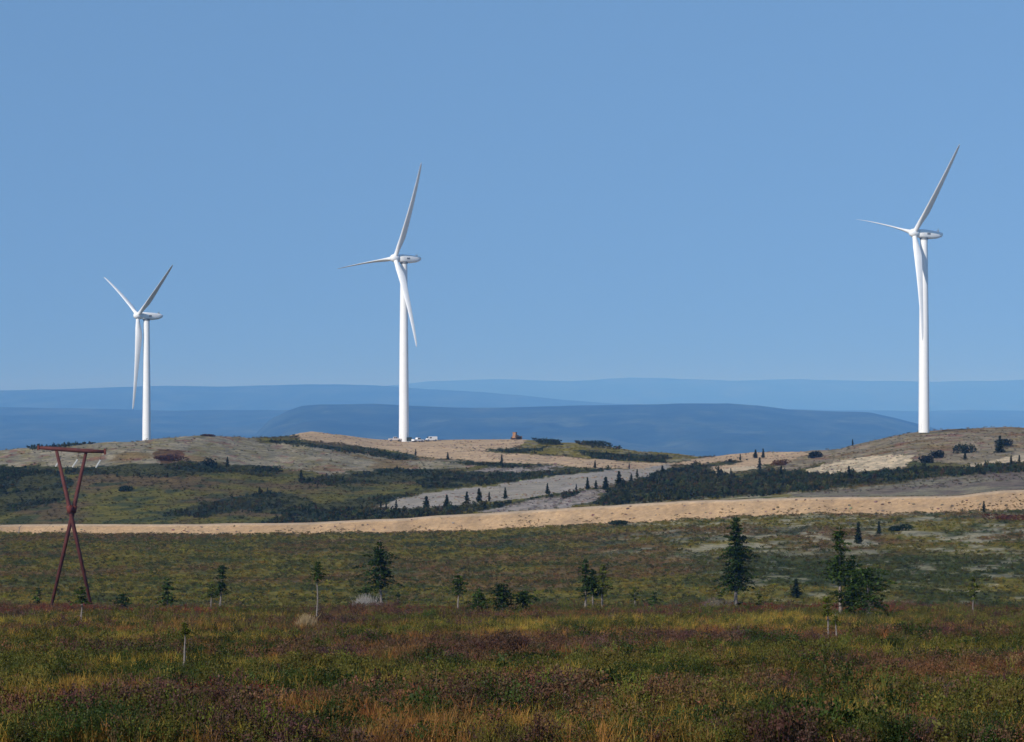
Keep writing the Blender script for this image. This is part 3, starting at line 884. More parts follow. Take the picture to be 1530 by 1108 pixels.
G_NEAR = 'stunted spruces along the near crest'
YEL = (.080, .098, .015); DRK = (.022, .046, .010); MID = (.036, .066, .012)
W = [(0, .6), (.1, 1), (.3, .8), (.45, .35), (.55, .75), (.75, .4), (1, .06)]
near = [  # px, base v, top v, radius m, cs, dens, tint, prof, low, lean, label
    (57, 911, 876, .55, .35, .8, MID, None, 0, 0, 'tiny spruce with a small tuft crown just outside the pylon leg'),
    (121, 934, 874, .75, .55, .8, MID, [(0, .9), (.3, .5), (.6, .9), (1, .1)], 2, .02, 'thin spruce with a bare lower stem standing between the pylon legs'),
    (183, 913, 886, 1.3, .05, 1.2, DRK, [(0, 1), (.4, .8), (1, .15)], 6, 0, 'low dark bushy spruce beside the pylon on the red shrubs'),
    (250, 916, 863, 1.2, .28, 1.0, MID, W, 3, .02, 'small spruce with spreading skirt and narrow tip above crimson shrubs'),
    (329, 917, 842, 1.1, .42, .9, DRK, [(0, .9), (.25, 1.1), (.33, .3), (.5, .55), (.8, .5), (1, .08)], 4, .01, 'tall ragged spruce with pale bare stem and branches to one side'),
    (315, 918, 867, .8, .5, .8, YEL, [(0, 1.1), (.4, .7), (1, .1)], 3, -.01, 'short yellowish spruce with bare pale stem close to a taller ragged one'),
    (473, 934, 837, .75, .62, .85, MID, [(0, .4), (.2, .8), (.55, .75), (1, .1)], 6, .005, 'lone thin spruce with a small dark tuft on a long bare stem'),
    (570, 915, 807, 2.4, .30, 1.05, DRK, [(0, 1.0), (.14, .75), (.25, .95), (.34, .45), (.45, .8), (.6, .55), (.8, .28), (1, .05)], 6, -.01, 'ragged layered spruce with pale trunk beside a grey brush heap'),
    (545, 912, 868, 1.0, .12, .9, MID, W, 2, .03, 'small slanting spruce beside the grey brush heap'),
    (594, 914, 885, .9, .05, .9, DRK, None, 4, 0, 'low dark spruce seedling at the side of the ragged layered spruce'),
    (684, 919, 857, .95, .48, .75, MID, [(0, .5), (.3, 1.0), (.7, .6), (1, .1)], 3, .02, 'slender spruce with crooked top and bare stem beside a bushy clump'),
    (712, 924, 877, 1.5, .03, 1.5, MID, [(0, .9), (.3, .8), (1, .15)], 8, .08, 'bushy green spruce leaning at the end of a low clump'),
    (752, 920, 872, 1.5, .25, 1.1, DRK, [(0, .7), (.5, 1), (1, .4)], 6, -.05, 'dark spreading spruce in the middle of a low clump'),
    (781, 919, 882, 1.2, .25, 1.2, MID, [(0, .7), (.5, 1), (1, .4)], 4, .05, 'low round-topped spruce ending a low clump'),
    (875, 908, 834, .9, .36, 1.0, MID, [(0, 1), (.3, .55), (.6, .8), (1, .1)], 1, 0, 'narrow spruce with white bare stem, first of a group of three'),
    (886, 911, 849, 1.1, .36, 1.1, DRK, [(0, 1), (.4, .8), (1, .1)], 1, 0, 'dark middle spruce in a group of three'),
    (899, 911, 841, 1.1, .32, 1.0, YEL, [(0, 1), (.3, .9), (.55, .5), (1, .08)], 3, .01, 'yellow-green spruce with bare stem, last of a group of three'),
    (949, 911, 876, .7, .5, .6, YEL, None, 2, 0, 'sparse little spruce with pale stem base standing alone'),
    (969, 908, 883, .7, .4, .7, MID, None, 2, .25, 'little spruce slanting sideways next to a bright low bush'),
    (1100, 905, 771, 2.3, .19, 1.55, DRK, [(0, .55), (.08, .9), (.3, .95), (.5, .72), (.75, .4), (.9, .22), (1, .04)], 9, 0, 'fullest dark green spruce with a pale bare trunk base'),
    (1077, 908, 880, 1.3, .05, .9, YEL, [(0, 1), (.4, .7), (1, .1)], 6, 0, 'low pale green spruce growth at the foot of the fullest spruce'),
    (1133, 907, 882, 1.2, .05, .9, YEL, [(0, 1), (.4, .7), (1, .1)], 6, 0, 'low yellow-green spruce growth by the red shrubs beside the fullest spruce'),
    (1256, 925, 786, 1.55, .36, 1.1, MID, [(0, .8), (.1, 1.05), (.35, .85), (.5, .35), (.7, .6), (1, .06)], 5, 0, 'tallest pale-stemmed spruce in the thicket, with a narrow broken crown'),
    (1271, 925, 826, 1.7, .08, 1.7, DRK, [(0, .5), (.3, 1), (.7, .55), (1, .1)], 5, 0, 'dense dark spruce tucked between the tall one and the twiggy one'),
    (1299, 930, 847, 2.3, .22, 1.2, MID, [(0, .8), (.4, 1), (.75, .8), (1, .2)], 8, -.02, 'broad twiggy spruce with brown dead branches below its green top'),
    (1238, 962, 888, .85, .54, 1.2, YEL, [(0, 1), (.5, .7), (1, .1)], 1, 0, 'short yellow-tipped spruce on a thin bare stem before the thicket'),
    (1250, 968, 917, .6, .66, .9, YEL, None, 1, -.04, 'nearly bare little snag before the tall thicket'),
    (1454, 924, 859, .75, .42, .8, YEL, [(0, .6), (.2, .5), (.5, .9), (1, .1)], 2, 0, 'thin solitary pale spruce near a dark red shrub patch'),
    (275, 1011, 929, .75, .76, 1.3, YEL, None, 0, 0, 'bare pale sapling snag with wispy tip in the near grass'),
]
for i, (px, vb, vtp, r, cs, dens, tint, prof, low, lean, lab) in enumerate(near):
    if vb > 917:
        g = ground_at_pixel(px, vb)
    else:
        g = ground_at(px, 322.)
    h = zv(vtp, g.y) - g.z
    r2 = r * (g.y / 290.)**.5 * (1.12 if vb < 960 else .6)
    if cs > .15: cs = cs + (1 - cs) * .10
    ns = max(.055, min(.26, g.y / 300. * .23))
    dead = .6 if cs > .35 else .25
    if px == 275: dead, ns = .5, .05
    tr_ = .012 * h + .015 if px in (473, 275, 1238, 1454) else None
    if px == 1299: dead = 1.6
    ms = spruce(h, r2, cs, dens, ns, 100 + i, (lean, 0), tr_, prof, dead, tint, low // 2, .2, True)
    nm = 'spruce_sapling' if vb > 955 else 'spruce_tree'
    put_tree(nm, ms, g, 0, 1, lab, 'spruce', G_NEAR)

# spruces on the middle slope and the far hills: copies of five grown meshes
VAR = [spruce(4.0, r_, c_, d_, n_, 301 + k_, prof=[(0, .8), (.08, 1.0), (.5, .6), (.8, .26), (1, .05)], tint=(.020, .033, .015), ragged=True)
       for k_, (r_, c_, d_, n_) in enumerate([(1.15, .05, 2.2, .36), (1.0, .07, 2.0, .34), (1.3, .04, 2.4, .38), (.8, .09, 1.9, .30), (1.6, .03, 2.6, .42)])]
ORD = ['first', 'second', 'third', 'fourth', 'fifth', 'sixth', 'seventh', 'eighth', 'ninth', 'tenth', 'eleventh', 'twelfth', 'thirteenth']
far = []
row = [(569, 761, 749, 3), (577, 761, 751, 1), (592, 760, 747, 3), (637, 760, 742, 4), (667, 757, 740, 2), (697, 753, 735, 0), (716, 750, 730, 0), (731, 749, 735, 3), (755, 745, 729, 1), (818, 738, 723, 1), (861, 733, 723, 3), (878, 731, 714, 1), (890, 731, 718, 0)]
for k, (a, b, c, d) in enumerate(row):
    far.append((a, b, c, d, ORD[k] + ' dark spruce from the left along the near edge of the grey track', 'spruces lining the grey track'))
G2 = 'scattered far spruces on the hills'
far += [
    (905, 731, 713, 4, 'broad dark spruce at the track end of the big dark thicket', G2),
    (926, 728, 705, 2, 'tallest dark spruce at the edge of the thicket beside the grey track', G2),
    (943, 719, 708, 0, 'short dark spruce right of the tallest one beside the grey track', G2),
    (952, 714, 701, 3, 'narrow spruce standing against the pale end of the grey track', G2),
    (990, 711, 696, 2, 'dark spruce at the top of the grey track where it meets the thicket', G2),
    (889, 699, 688, 1, 'small dark spruce on the shrub belt just above the grey track', G2),
    (750, 693, 679, 3, 'lone pointed spruce at the lower rim of the tan pad', G2),
    (669, 687, 676, 1, 'small spruce on the shrubby rim below the pad and the white van', G2),
    (621, 681, 671, 3, 'tiny spruce on the shrubby rim straight below the pad turbine', G2),
    (940, 701, 692, 3, 'tiny spruce on the tan gravel near the head of the grey track', G2),
    (1074, 712, 697, 1, 'dark spruce before the small cream patch in the saddle', G2),
    (1092, 709, 699, 3, 'little spruce inside the small cream patch in the saddle', G2),
    (1106, 688, 678, 3, 'small spruce on the gravel skyline in the saddle', G2),
    (1129, 684, 672, 2, 'first of two spruces side by side on the saddle skyline', G2),
    (1140, 684, 671, 1, 'second of two spruces side by side on the saddle skyline', G2),
    (1135, 704, 684, 3, 'tall thin spruce standing on bare soil below the two skyline spruces', G2),
    (1167, 717, 697, 1, 'pointed spruce left of the cream cut bank', G2),
    (1268, 717, 697, 1, 'pointed spruce in front of the cream cut bank', G2),
    (1274, 666, 656, 3, 'tiny spruce on the rising skyline left of the knoll turbine', G2),
    (1493, 676, 652, 2, 'tallest spruce on the knoll slope, rising from a shrub patch', G2),
    (1442, 687, 674, 1, 'dark spruce in the olive shrubs on the knoll slope', G2),
    (1472, 697, 687, 3, 'small spruce beside the narrow cream track', G2),
    (1511, 696, 681, 1, 'spruce overlapping the narrow cream track at the frame edge', G2),
    (1523, 695, 680, 3, 'outermost spruce overlapping the narrow cream track', G2),
    (340, 697, 683, 1, 'dark spruce at the lower rim of the grey lichen slope', G2),
    (450, 721, 702, 3, 'solitary spruce in the dark scrub below the lichen slope', G2),
    (388, 738, 727, 0, 'left one of two short spruces in the middle dark scrub belt', G2),
    (400, 738, 728, 3, 'right one of two short spruces in the middle dark scrub belt', G2),
    (1283, 812, 782, 1, 'bluish dark cone-shaped spruce below the gravel road', 'spruces on the middle flat'),
    (1313, 798, 780, 1, 'smaller dark cone-shaped spruce just under the road bank', 'spruces on the middle flat'),
    (1470, 766, 749, 3, 'small thin spruce standing against the gravel road bank', 'spruces on the middle flat'),
    (1190, 893, 866, 2, 'faint dark cone-shaped spruce beyond the near crest', 'spruces on the middle flat'),
]
for i, (px, vb, vtp, k, lab, grp) in enumerate(far):
    g = ground_at_pixel(px, vb)
    sc = (vb - vtp) / F * g.y / 4.0 * 1.05
    put_tree('spruce_tree', VAR[k], g, random.uniform(0, 6.28), sc, lab, 'spruce', grp)

# ---------------------------------------------------------------- bushes that stand out singly
def bush(w, h, n=260, ls=.14, seed=0, tint=(.02, .032, .018), twiggy=False):
    R = np.random.default_rng(seed)
    lob = [(R.uniform(-.5, .5) * w * .7, R.uniform(-.5, .5) * w * .7, R.uniform(.12, .62) * h, R.uniform(.34, .52)) for _ in range(6)]
    T = MB()
    for k in range(12 if not twiggy else 70):
        q = R.uniform(0, 6.28); l = lob[k % 6]
        e = (l[0] * 1.1 + R.normal(0, .12) * w, l[1] * 1.1 + R.normal(0, .12) * w, l[2] * R.uniform(.8, 1.3))
        T.tube([(R.normal(0, .05) * w, R.normal(0, .05) * w, -.1), (e[0] * .6, e[1] * .6, e[2] * .5), e], [.03, .02, .006], 4, cap=False)
    V, Tt = [], []
    for k in range(n):
        l = lob[R.integers(6)]
        d = R.normal(0, 1, 3); d /= np.linalg.norm(d); rr = R.uniform(.5, 1.05) ** .5
        o = np.array([l[0], l[1], l[2]]) + d * np.array([w * l[3] * .8, w * l[3] * .8, h * l[3] * .8]) * rr
        o[2] = max(o[2], .02)
        a = R.normal(0, 1, 3); a /= np.linalg.norm(a); b = np.cross(a, R.normal(0, 1, 3)); b /= np.linalg.norm(b) + 1e-6
        s = ls * R.uniform(.6, 1.4)
        V += [o - a * s, o + b * s * .5, o + a * s, o - b * s * .5]
        Tt += [np.array(tint) * R.uniform(.55, 1.5)] * 4
    cm = np_mesh('foliage', np.array(V), np.arange(len(V)).reshape(-1, 4)); set_col(cm, 'tint', np.array(Tt))
    return T.mesh('stems'), cm
bushes = [  # px, base v, width px, height px, tint, label
    (1219, 684, 24, 12, (.012, .018, .016), 'round black-green bush on the slope left of the cut bank'),
    (1399, 684, 18, 12, (.013, .02, .017), 'round dark bush on the bare knoll slope below the turbine'),
    (1383, 691, 18, 11, (.013, .02, .017), 'dark bush at the upper end of the cream cut bank'),
    (1437, 676, 30, 14, (.018, .028, .018), 'broad dark bush in the middle of the knoll slope'),
    (1500, 667, 22, 11, (.015, .022, .018), 'dark bush beside the tallest spruce of the knoll slope'),
    (311, 699, 20, 14, (.016, .026, .018), 'dark bush at the foot of the grey lichen slope'),
    (187, 734, 16, 8, (.016, .028, .018), 'small dark bush alone on the olive slope right of the pylon'),
    (1345, 793, 26, 9, (.012, .024, .012), 'flat dark green bush just below the gravel road'),
    (823, 663, 30, 7, (.02, .03, .02), 'low dark bush on the skyline beside the bulldozer'),
    (888, 664, 40, 6, (.024, .034, .02), 'long low dark bush on the olive skyline'),
    (312, 651.5, 16, 4, (.05, .03, .024), 'small brown bush on the lichen hill skyline'),
    (1500, 778, 55, 10, (.085, .03, .012), 'wide rust brown bush below the gravel road at the frame edge'),
    (256, 688, 44, 8, (.055, .026, .018), 'reddish brown shrub patch on the grey lichen slope'),
    (1170, 695, 30, 9, (.10, .05, .015), 'orange brown bush on the saddle soil'),
    (925, 784, 26, 7, (.018, .03, .014), 'dark green bush on the lower lip of the gravel road'),
    (990, 912, 34, 13, (.085, .11, .02), 'bright yellow-green low bush on the near crest'),
    (815, 992, 48, 22, (.035, .062, .012), 'bright green leafy bush alone in the near grass'),
]
for i, (px, vb, wp, hp, tint, lab) in enumerate(bushes):
    g = ground_at_pixel(px, vb) if vb < 890 or vb > 917 else ground_at(px, 318.)
    w = wp / F * g.y; h = hp / F * g.y * 1.15
    n = int(min(1500, 380 + 60 * w)); ls = max(.045, min(.30, g.y / 900. * .30)) * (1.1 if vb < 900 else .8)
    ms = bush(w * 1.05, h, n, ls, 500 + i, tint)
    put_tree('bush', ms, g, 0, 1, lab, 'bush', 'single bushes', ('stems', 'foliage'))
# grey dead brush heaps
for i, (px, vb, wp, hp, lab) in enumerate([(547, 916, 40, 15, 'pale grey heap of dead brush at the foot of the ragged layered spruce'),
                                           (1068, 909, 46, 15, 'grey-brown heap of dead twigs at the foot of the fullest spruce'),
                                           (458, 942, 26, 14, 'pale straw-coloured tuft of dead brush below the lone thin spruce')]):
    g = ground_at_pixel(px, vb) if vb > 917 else ground_at(px, 316.)
    w = wp / F * g.y * 1.35; h = hp / F * g.y * 1.9
    tw = bush(w, h, 10, .05, 700 + i, (.2, .17, .14), True)[0]
    R = np.random.default_rng(900 + i); T = MB()
    for k in range(700):
        o = Vector((R.uniform(-.5, .5) * w, R.uniform(-.5, .5) * w * .6, 0))
        hh = h * (1 - (2 * abs(o.x) / w) ** 2) * R.uniform(.3, 1)
        e = o + Vector((R.normal(0, .22), R.normal(0, .22), 1)) * hh
        T.tube([o, e], [.016, .006], 3, cap=False)
    m = [M['wood'], mat_noise('brown_twigs', (.09, .07, .06), (.16, .13, .11), 5, .9), mat_noise('straw_twigs', (.22, .16, .08), (.32, .24, .13), 5, .9)][i]
    if i == 0: m = mat_noise('bleached_twigs', (.22, .20, .18), (.36, .33, .30), 5, .9)
    root = empty('brush_heap', g); tag(root, lab, 'brush', 'heaps of dead brush')
    link('branches', tw, m, root); T.build('twigs', m, root)

# leaning marker post beside the gravel road
g = ground_at_pixel(27.5, 797.5)
root = empty('marker_post', g); tag(root, 'short grey wooden post leaning in front of the gravel road', 'post')
m = MB(); m.tube([(0, 0, -.2), (.18, 0, 1.0), (.32, 0, 1.9)], [.11, .10, .09], 8); m.build('post', M['wood'], root)
m = MB(); m.box((-.05, .0, .5), (.75, .12, .12)); m.build('brace', M['wood'], root)

# ---------------------------------------------------------------- tundra plants (nobody could count them)
def proto_grass(nbl, h, rad, wid, seed, seedhead=False):
    R = np.random.default_rng(seed); V, Q = [], []
    for k in range(nbl):
        q = R.uniform(0, 6.28); rr = rad * math.sqrt(R.uniform(0, 1))
        b = np.array([math.cos(q) * rr, math.sin(q) * rr, -.03])
        hh = h * R.uniform(.55, 1.15); q2 = R.uniform(0, 6.28); ln = R.uniform(.05, .5) * hh
        d = np.array([math.cos(q2), math.sin(q2), 0]); s = np.array([-d[1], d[0], 0])
        if R.uniform() < .5: s = np.array([1., 0, 0]) * (1 if R.uniform() < .5 else -1) + s * .3
        i0 = len(V)
        for u, w in ((0, 1), (.45, .9), (.8, .55), (1.0, .1)):
            c = b + np.array([0, 0, hh * u * (1 - .12 * u)]) + d * ln * u * u
            V += [c - s * wid * w * .5, c + s * wid * w * .5]
        Q += [(i0 + 2 * j, i0 + 2 * j + 1, i0 + 2 * j + 3, i0 + 2 * j + 2) for j in range(3)]
    return np_mesh('grass_tuft', np.array(V), np.array(Q))

def proto_shrub(n, w, h, ls, seed, upright=.0):
    R = np.random.default_rng(seed); V, Q = [], []
    stems = [(R.normal(0, .28) * w, R.normal(0, .28) * w, h * R.uniform(.6, 1.1)) for _ in range(9)]
    for (x, y, z) in stems:
        i0 = len(V); p0 = np.array([x * .3, y * .3, -.03]); p1 = np.array([x, y, z]); s = np.array([.006 * w / .4, .003, 0])
        V += [p0 - s, p0 + s, p1 + s * .4, p1 - s * .4]; Q.append((i0, i0 + 1, i0 + 2, i0 + 3))
    for k in range(n):
        x, y, z = stems[R.integers(9)]
        u = R.uniform(.35, 1.05) ** .7
        o = np.array([x * (.3 + .7 * u), y * (.3 + .7 * u), z * u]) + R.normal(0, .09, 3) * np.array([w, w, h * .6])
        o[2] = max(o[2], .01)
        a = R.normal(0, 1, 3) + np.array([0, 0, upright]); a /= np.linalg.norm(a)
        b = np.cross(a, R.normal(0, 1, 3)); b /= np.linalg.norm(b) + 1e-6
        s = ls * R.uniform(.6, 1.35); i0 = len(V)
        V += [o - a * s * .5, o + b * s * .3, o + a * s * .55, o - b * s * .3]; Q.append((i0, i0 + 1, i0 + 2, i0 + 3))
    return np_mesh('shrub', np.array(V), np.array(Q))

def scatter(name, protos, P, scl, var, tint, label, cat, squash=None):
    """one stuff object: points that carry plants through geometry nodes"""
    n = len(P)
    me = bpy.data.meshes.new(name)
    me.vertices.add(n); me.vertices.foreach_set('co', np.asarray(P, np.float32).ravel())
    rot = np.zeros((n, 3), np.float32); rot[:, 2] = rng.uniform(0, 6.283, n)
    rot[:, 0] = rng.normal(0, .12, n); rot[:, 1] = rng.normal(0, .12, n)
    S = np.asarray(scl, np.float32)
    S3 = np.stack([S * rng.uniform(.85, 1.2, n), S * rng.uniform(.85, 1.2, n), S * rng.uniform(.75, 1.25, n)], 1).astype(np.float32)
    a = me.attributes.new('rot', 'FLOAT_VECTOR', 'POINT'); a.data.foreach_set('vector', rot.ravel())
    a = me.attributes.new('scl', 'FLOAT_VECTOR', 'POINT'); a.data.foreach_set('vector', S3.ravel())
    a = me.attributes.new('var', 'INT', 'POINT'); a.data.foreach_set('value', np.asarray(var, np.int32))
    set_col(me, 'tint', tint)
    o = bpy.data.objects.new(name, me); COL.objects.link(o)
    ng = bpy.data.node_groups.new(name + '_plants', 'GeometryNodeTree')
    ng.interface.new_socket('Geometry', in_out='INPUT', socket_type='NodeSocketGeometry')
    ng.interface.new_socket('Geometry', in_out='OUTPUT', socket_type='NodeSocketGeometry')
    N = ng.nodes; Lk = ng.links
    gi = N.new('NodeGroupInput'); go = N.new('NodeGroupOutput')
    def named(nm, t):
        q = N.new('GeometryNodeInputNamedAttribute'); q.data_type = t; q.inputs['Name'].default_value = nm
        return [s for s in q.outputs if s.enabled][0]
    r_, s_, v_ = named('rot', 'FLOAT_VECTOR'), named('scl', 'FLOAT_VECTOR'), named('var', 'INT')
    e2r = N.new('FunctionNodeEulerToRotation'); Lk.new(r_, e2r.inputs[0])
    jn = N.new('GeometryNodeJoinGeometry')
    for k, pm in enumerate(protos):
        pm.materials.clear(); pm.materials.append(M['leaf_inst'])
        po = bpy.data.objects.new(name + '_plant', pm)
        oi = N.new('GeometryNodeObjectInfo'); oi.inputs['Object'].default_value = po
        oi.inputs['As Instance'].default_value = True
        cmp_ = N.new('FunctionNodeCompare'); cmp_.data_type = 'INT'; cmp_.operation = 'EQUAL'
        ins = [s for s in cmp_.inputs if s.enabled]
        Lk.new(v_, ins[0]); ins[1].default_value = k
        ip = N.new('GeometryNodeInstanceOnPoints')
        Lk.new(gi.outputs[0], ip.inputs['Points']); Lk.new(oi.outputs['Geometry'], ip.inputs['Instance'])
        Lk.new(cmp_.outputs[0], ip.inputs['Selection'])
        Lk.new(e2r.outputs[0], ip.inputs['Rotation']); Lk.new(s_, ip.inputs['Scale'])
        Lk.new(ip.outputs[0], jn.inputs[0])
    Lk.new(jn.outputs[0], go.inputs[0])
    md = o.modifiers.new('plants', 'NODES'); md.node_group = ng
    tag(o, label, cat, kind='stuff')
    return o

def jitter(c, n, amt=.28):
    c = np.asarray(c, float)
    k = rng.normal(1, amt, (n, 1)).clip(.45, 1.8); h = rng.normal(1, .10, (n, 3)).clip(.7, 1.4)
    return c * k * h

# near slope
def sample_area(n, y0, y1, p, px0=-80, px1=1610):
    """random ground points, thinner with distance: density ~ Y^-p per square metre"""
    e = 2 - p
    u = rng.uniform(0, 1, n)
    Y = (y0 ** e + u * (y1 ** e - y0 ** e)) ** (1 / e)
    px = rng.uniform(px0, px1, n)
    return (px - 765) / F * Y, Y, px

X, Y, px = sample_area(190000, 42., 352., 1.45)
Z = ground_z(X, Y)
a1 = fbm(X / 7., Y / 11., 201, 4); a2 = fbm(X / 3.2, Y / 5., 211, 4); a3 = fbm(X / 14., Y / 26., 221, 3); a4 = fbm(X / 1.4, Y / 2.2, 231, 3)
crest = sstep(215, 270, Y)
grassy = a1 * .55 + a2 * .45 + .10 * sstep(95, 140, Y) * (1 - sstep(200, 260, Y)) - .05 * (1 - sstep(60, 85, Y)) - .10 * crest
u = rng.uniform(0, 1, len(X))
isg = grassy + rng.normal(0, .11, len(X)) > .455
redn = fbm(X / 9., Y / 30., 241, 3)
isred = (~isg) & (((redn + (a4 - .5) * .5 > .53) & (crest > .5)) | ((redn > .62) & (Y < 60))) & (u < .75)
heath = (~isg) & (~isred) & (a3 + (a4 - .5) * .4 + rng.normal(0, .09, len(X)) > .585)
tint = np.zeros((len(X), 3))
def setc(m, cA, cB, t):
    n = int(m.sum())
    if n:
        t = t[m][:, None]
        tint[m] = jitter(np.array(cA) * (1 - t) + np.array(cB) * t, n)
setc(isg, (.30, .205, .036), (.235, .112, .034), sstep(.42, .62, a3))
setc(isg & (a4 > .60), (.150, .138, .028), (.13, .115, .026), a2)
setc(~isg, (.040, .058, .013), (.105, .098, .020), sstep(.35, .6, a4))
setc(heath, (.095, .052, .038), (.145, .080, .036), sstep(.35, .65, a2))
setc(isred, (.165, .024, .022), (.135, .048, .024), sstep(.3, .7, a4))
grow = 1 + .9 * sstep(60, 300, Y)
clump = (~isg) & (~isred) & (fbm(X / 2.2, Y / 3.0, 291, 3) > .70) & (Y < 170) & (u < .6)
setc(clump, (.026, .044, .010), (.045, .060, .013), a4)
grow = grow * np.where(clump, 1.25, 1.0)
PG = [proto_grass(20, .30, .12, .0110, 1), proto_grass(15, .39, .10, .0100, 2), proto_grass(24, .23, .15, .0110, 3)]
PS = [proto_shrub(130, .42, .27, .036, 11), proto_shrub(110, .36, .36, .033, 12, .5), proto_shrub(150, .52, .22, .038, 13)]
m = isg
scatter('tundra_grass', PG, np.stack([X, Y, Z], 1)[m], (grow * rng.uniform(.7, 1.35, len(X)))[m], rng.integers(0, 3, m.sum()), tint[m],
        'yellow and rusty tundra grass covering the near slope', 'grass')
m = ~isg & ~isred
scatter('dwarf_shrubs', PS, np.stack([X, Y, Z], 1)[m], (grow * rng.uniform(.65, 1.3, len(X)) * (1 + .35 * (a4 > .58)))[m], rng.integers(0, 3, m.sum()), tint[m],
        'dark green and purplish dwarf shrubs covering the near slope', 'shrubs')
m = isred
scatter('red_shrubs', PS, np.stack([X, Y, Z], 1)[m], (grow * rng.uniform(.7, 1.4, len(X)))[m], rng.integers(0, 3, m.sum()), tint[m],
        'crimson dwarf shrubs in patches along the near crest', 'shrubs')

# middle flat
PM = [proto_shrub(46, .8, .45, .17, 21), proto_shrub(40, .7, .6, .16, 22, .4), proto_shrub(54, 1.1, .4, .19, 23)]
X, Y, px = sample_area(52000, 356., 795., .7)
Yr = pw(px, T_YR); k = Y < Yr - 2.0
X, Y, px = X[k], Y[k], px[k]
Z = ground_z(X, Y); v = VH - F * Z / Y
cv, _, n2 = cover(px, v, X, Y)
lum = cv.mean(1)
k = rng.uniform(0, 1, len(X)) > sstep(.085, .16, lum) * .93
X, Y, Z, cv, px = X[k], Y[k], Z[k], cv[k], px[k]
mt = jitter(cv * 1.0 + np.array((.008, .008, .001)), len(X), .25)
gr = rng.uniform(0, 1, len(X)) < .25
mt[gr] = jitter(np.array((.06, .068, .016)), int(gr.sum()))
scatter('low_tundra_shrubs', PM, np.stack([X, Y, Z], 1), rng.uniform(.55, 1.15, len(X)), rng.integers(0, 3, len(X)), mt,
        'low olive and brown tundra shrubs between the near crest and the gravel road', 'shrubs')

# dark alder and krummholz scrub on the far hills
PH = [proto_shrub(60, 1.7, 1.5, .50, 31), proto_shrub(50, 1.4, 1.9, .46, 32, .6), proto_shrub(66, 2.2, 1.2, .52, 33)]
X, Y, px = sample_area(190000, 762., 1310., .3, -260, 1760)
Z = ground_z(X, Y); v = VH - F * Z / Y
qx = px + (fbm(X / 9., Y / 16., 61) - .5) * 26; qy = v + (fbm(X / 7., Y / 14., 71) - .5) * 9
dark = np.zeros(len(X), bool)
for p in P_DARK: dark |= in_poly(qx, qy - 2.8, p)
pad, trk, cut, crm = in_pad(px, v, X, Y)
bare = pad | trk | cut | crm
lich = in_poly(qx, qy, P_LICHEN) | in_poly(qx, qy, P_RHILL)
Yr = pw(px, T_YR)
off = (Y > Yr + 24) & ~bare
dens = fbm(X / 12., Y / 18., 251)
big = np.zeros(len(X), bool)
for p in (P_DARK[5], P_DARK[6]): big |= in_poly(qx, qy - 2.8, p)
k1 = dark & off & (dens > np.where(big, .36, .46)) & (rng.uniform(0, 1, len(X)) < .42)
n = int(k1.sum())
th = jitter(np.array((.028, .040, .018)), n, .42)
ol = (fbm(X[k1] / 10., Y[k1] / 16., 261) + rng.normal(0, .06, n)) > .58
th[ol] = jitter(np.array((.060, .062, .022)), int(ol.sum()), .3)
au = rng.uniform(0, 1, n) < .12
th[au] = jitter(np.array((.06, .045, .018)), int(au.sum()))
scatter('dark_scrub', PH, np.stack([X, Y, Z - .05], 1)[k1], rng.uniform(.4, 1.0, n) * np.where(big[k1], .92, .72), rng.integers(0, 3, n), th,
        'dark green scrub in belts across the far hills', 'scrub')
k2 = ~k1 & off & (rng.uniform(0, 1, len(X)) < np.where(lich, .05, np.where(dark, .32, .13))) & (Y < 1230)
n = int(k2.sum())
cv, _, _ = cover(px[k2], v[k2], X[k2], Y[k2])
scatter('olive_scrub', PM, np.stack([X, Y, Z], 1)[k2], rng.uniform(.6, 1.3, n), rng.integers(0, 3, n), jitter(cv * .75 + np.array((.004, .007, .002)), n, .3),
        'thin olive tundra plants dotted over the far hills', 'scrub')

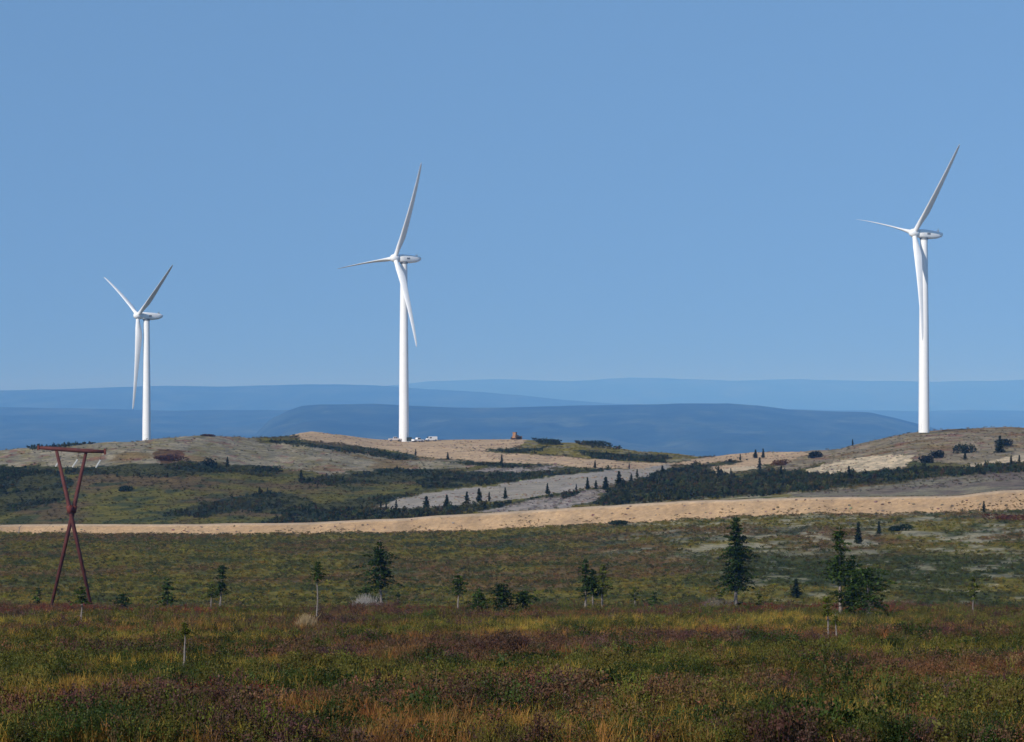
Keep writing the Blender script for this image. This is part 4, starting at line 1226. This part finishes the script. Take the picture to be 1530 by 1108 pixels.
# stones and weeds on the road bank, the pad and the track
def proto_stone(seed):
    bm = bmesh.new(); bmesh.ops.create_icosphere(bm, subdivisions=1, radius=.5)
    R = np.random.default_rng(seed)
    for q in bm.verts: q.co *= R.uniform(.7, 1.2); q.co.z *= .7
    me = bpy.data.meshes.new('stone'); bm.to_mesh(me); bm.free(); return me
X, Y, px = sample_area(60000, 640., 1300., .3)
KY, KZ, _ = knots(px)
onroad = (Y > KY[6]) & (Y < KY[7])
Z = ground_z(X, Y); v = VH - F * Z / Y
pad, trk, cut, crm = in_pad(px, v, X, Y)
cl = fbm(X / 10., Y / 10., 271)
k = (onroad & (rng.uniform(0, 1, len(X)) < .6)) | ((pad | trk | cut) & (cl + rng.normal(0, .08, len(X)) > .58))
n = int(k.sum())
scatter('gravel_stones', [proto_stone(1), proto_stone(2), proto_stone(3)], np.stack([X, Y, Z], 1)[k], rng.uniform(.2, 1.0, n) ** 2 * .9 + .15, rng.integers(0, 3, n),
        jitter(np.array((.24, .18, .125)), n, .3), 'loose stones strewn over the gravel road bank, pad and track', 'stones')
X, Y, px = sample_area(60000, 640., 830., .3)
KY, KZ, _ = knots(px)
t = (Y - KY[6]) / (KY[7] - KY[6])
cl = fbm(X / 6., px * 0 + 3, 281)
k = (t > -.6) & (t < (cl - .42) * 1.6 + rng.normal(0, .12, len(X))) & (t < .9)
k |= (Y > KY[8]) & (Y < KY[10]) & (rng.uniform(0, 1, len(X)) < .7)
Z = ground_z(X, Y); n = int(k.sum())
scatter('roadside_weeds', PM, np.stack([X, Y, Z], 1)[k], rng.uniform(.3, .8, n), rng.integers(0, 3, n), jitter(np.array((.115, .090, .032)), n, .35),
        'brown and olive weeds creeping onto the edges of the gravel road', 'weeds')

# ---------------------------------------------------------------- haze: one closed box of even air round everything
hz = MB()
hz.box((0., 39800., (-264. + 520.) / 2), (79000., 80800., 784.))
m = bpy.data.materials.new('blue_haze'); m.use_nodes = True
nt = m.node_tree; nt.nodes.clear()
out = nt.nodes.new('ShaderNodeOutputMaterial'); pv = nt.nodes.new('ShaderNodeVolumePrincipled')
pv.inputs['Color'].default_value = (0.14, 0.42, 1.0, 1)
pv.inputs['Absorption Color'].default_value = (0.72, 0.55, 1.0, 1)
pv.inputs['Density'].default_value = 0.57e-4
pv.inputs['Anisotropy'].default_value = -0.22
nt.links.new(pv.outputs[0], out.inputs['Volume'])
ho = hz.build('haze', m)
ho['kind'] = 'stuff'; ho['label'] = 'pale blue haze lying over the whole landscape'; ho['category'] = 'haze'
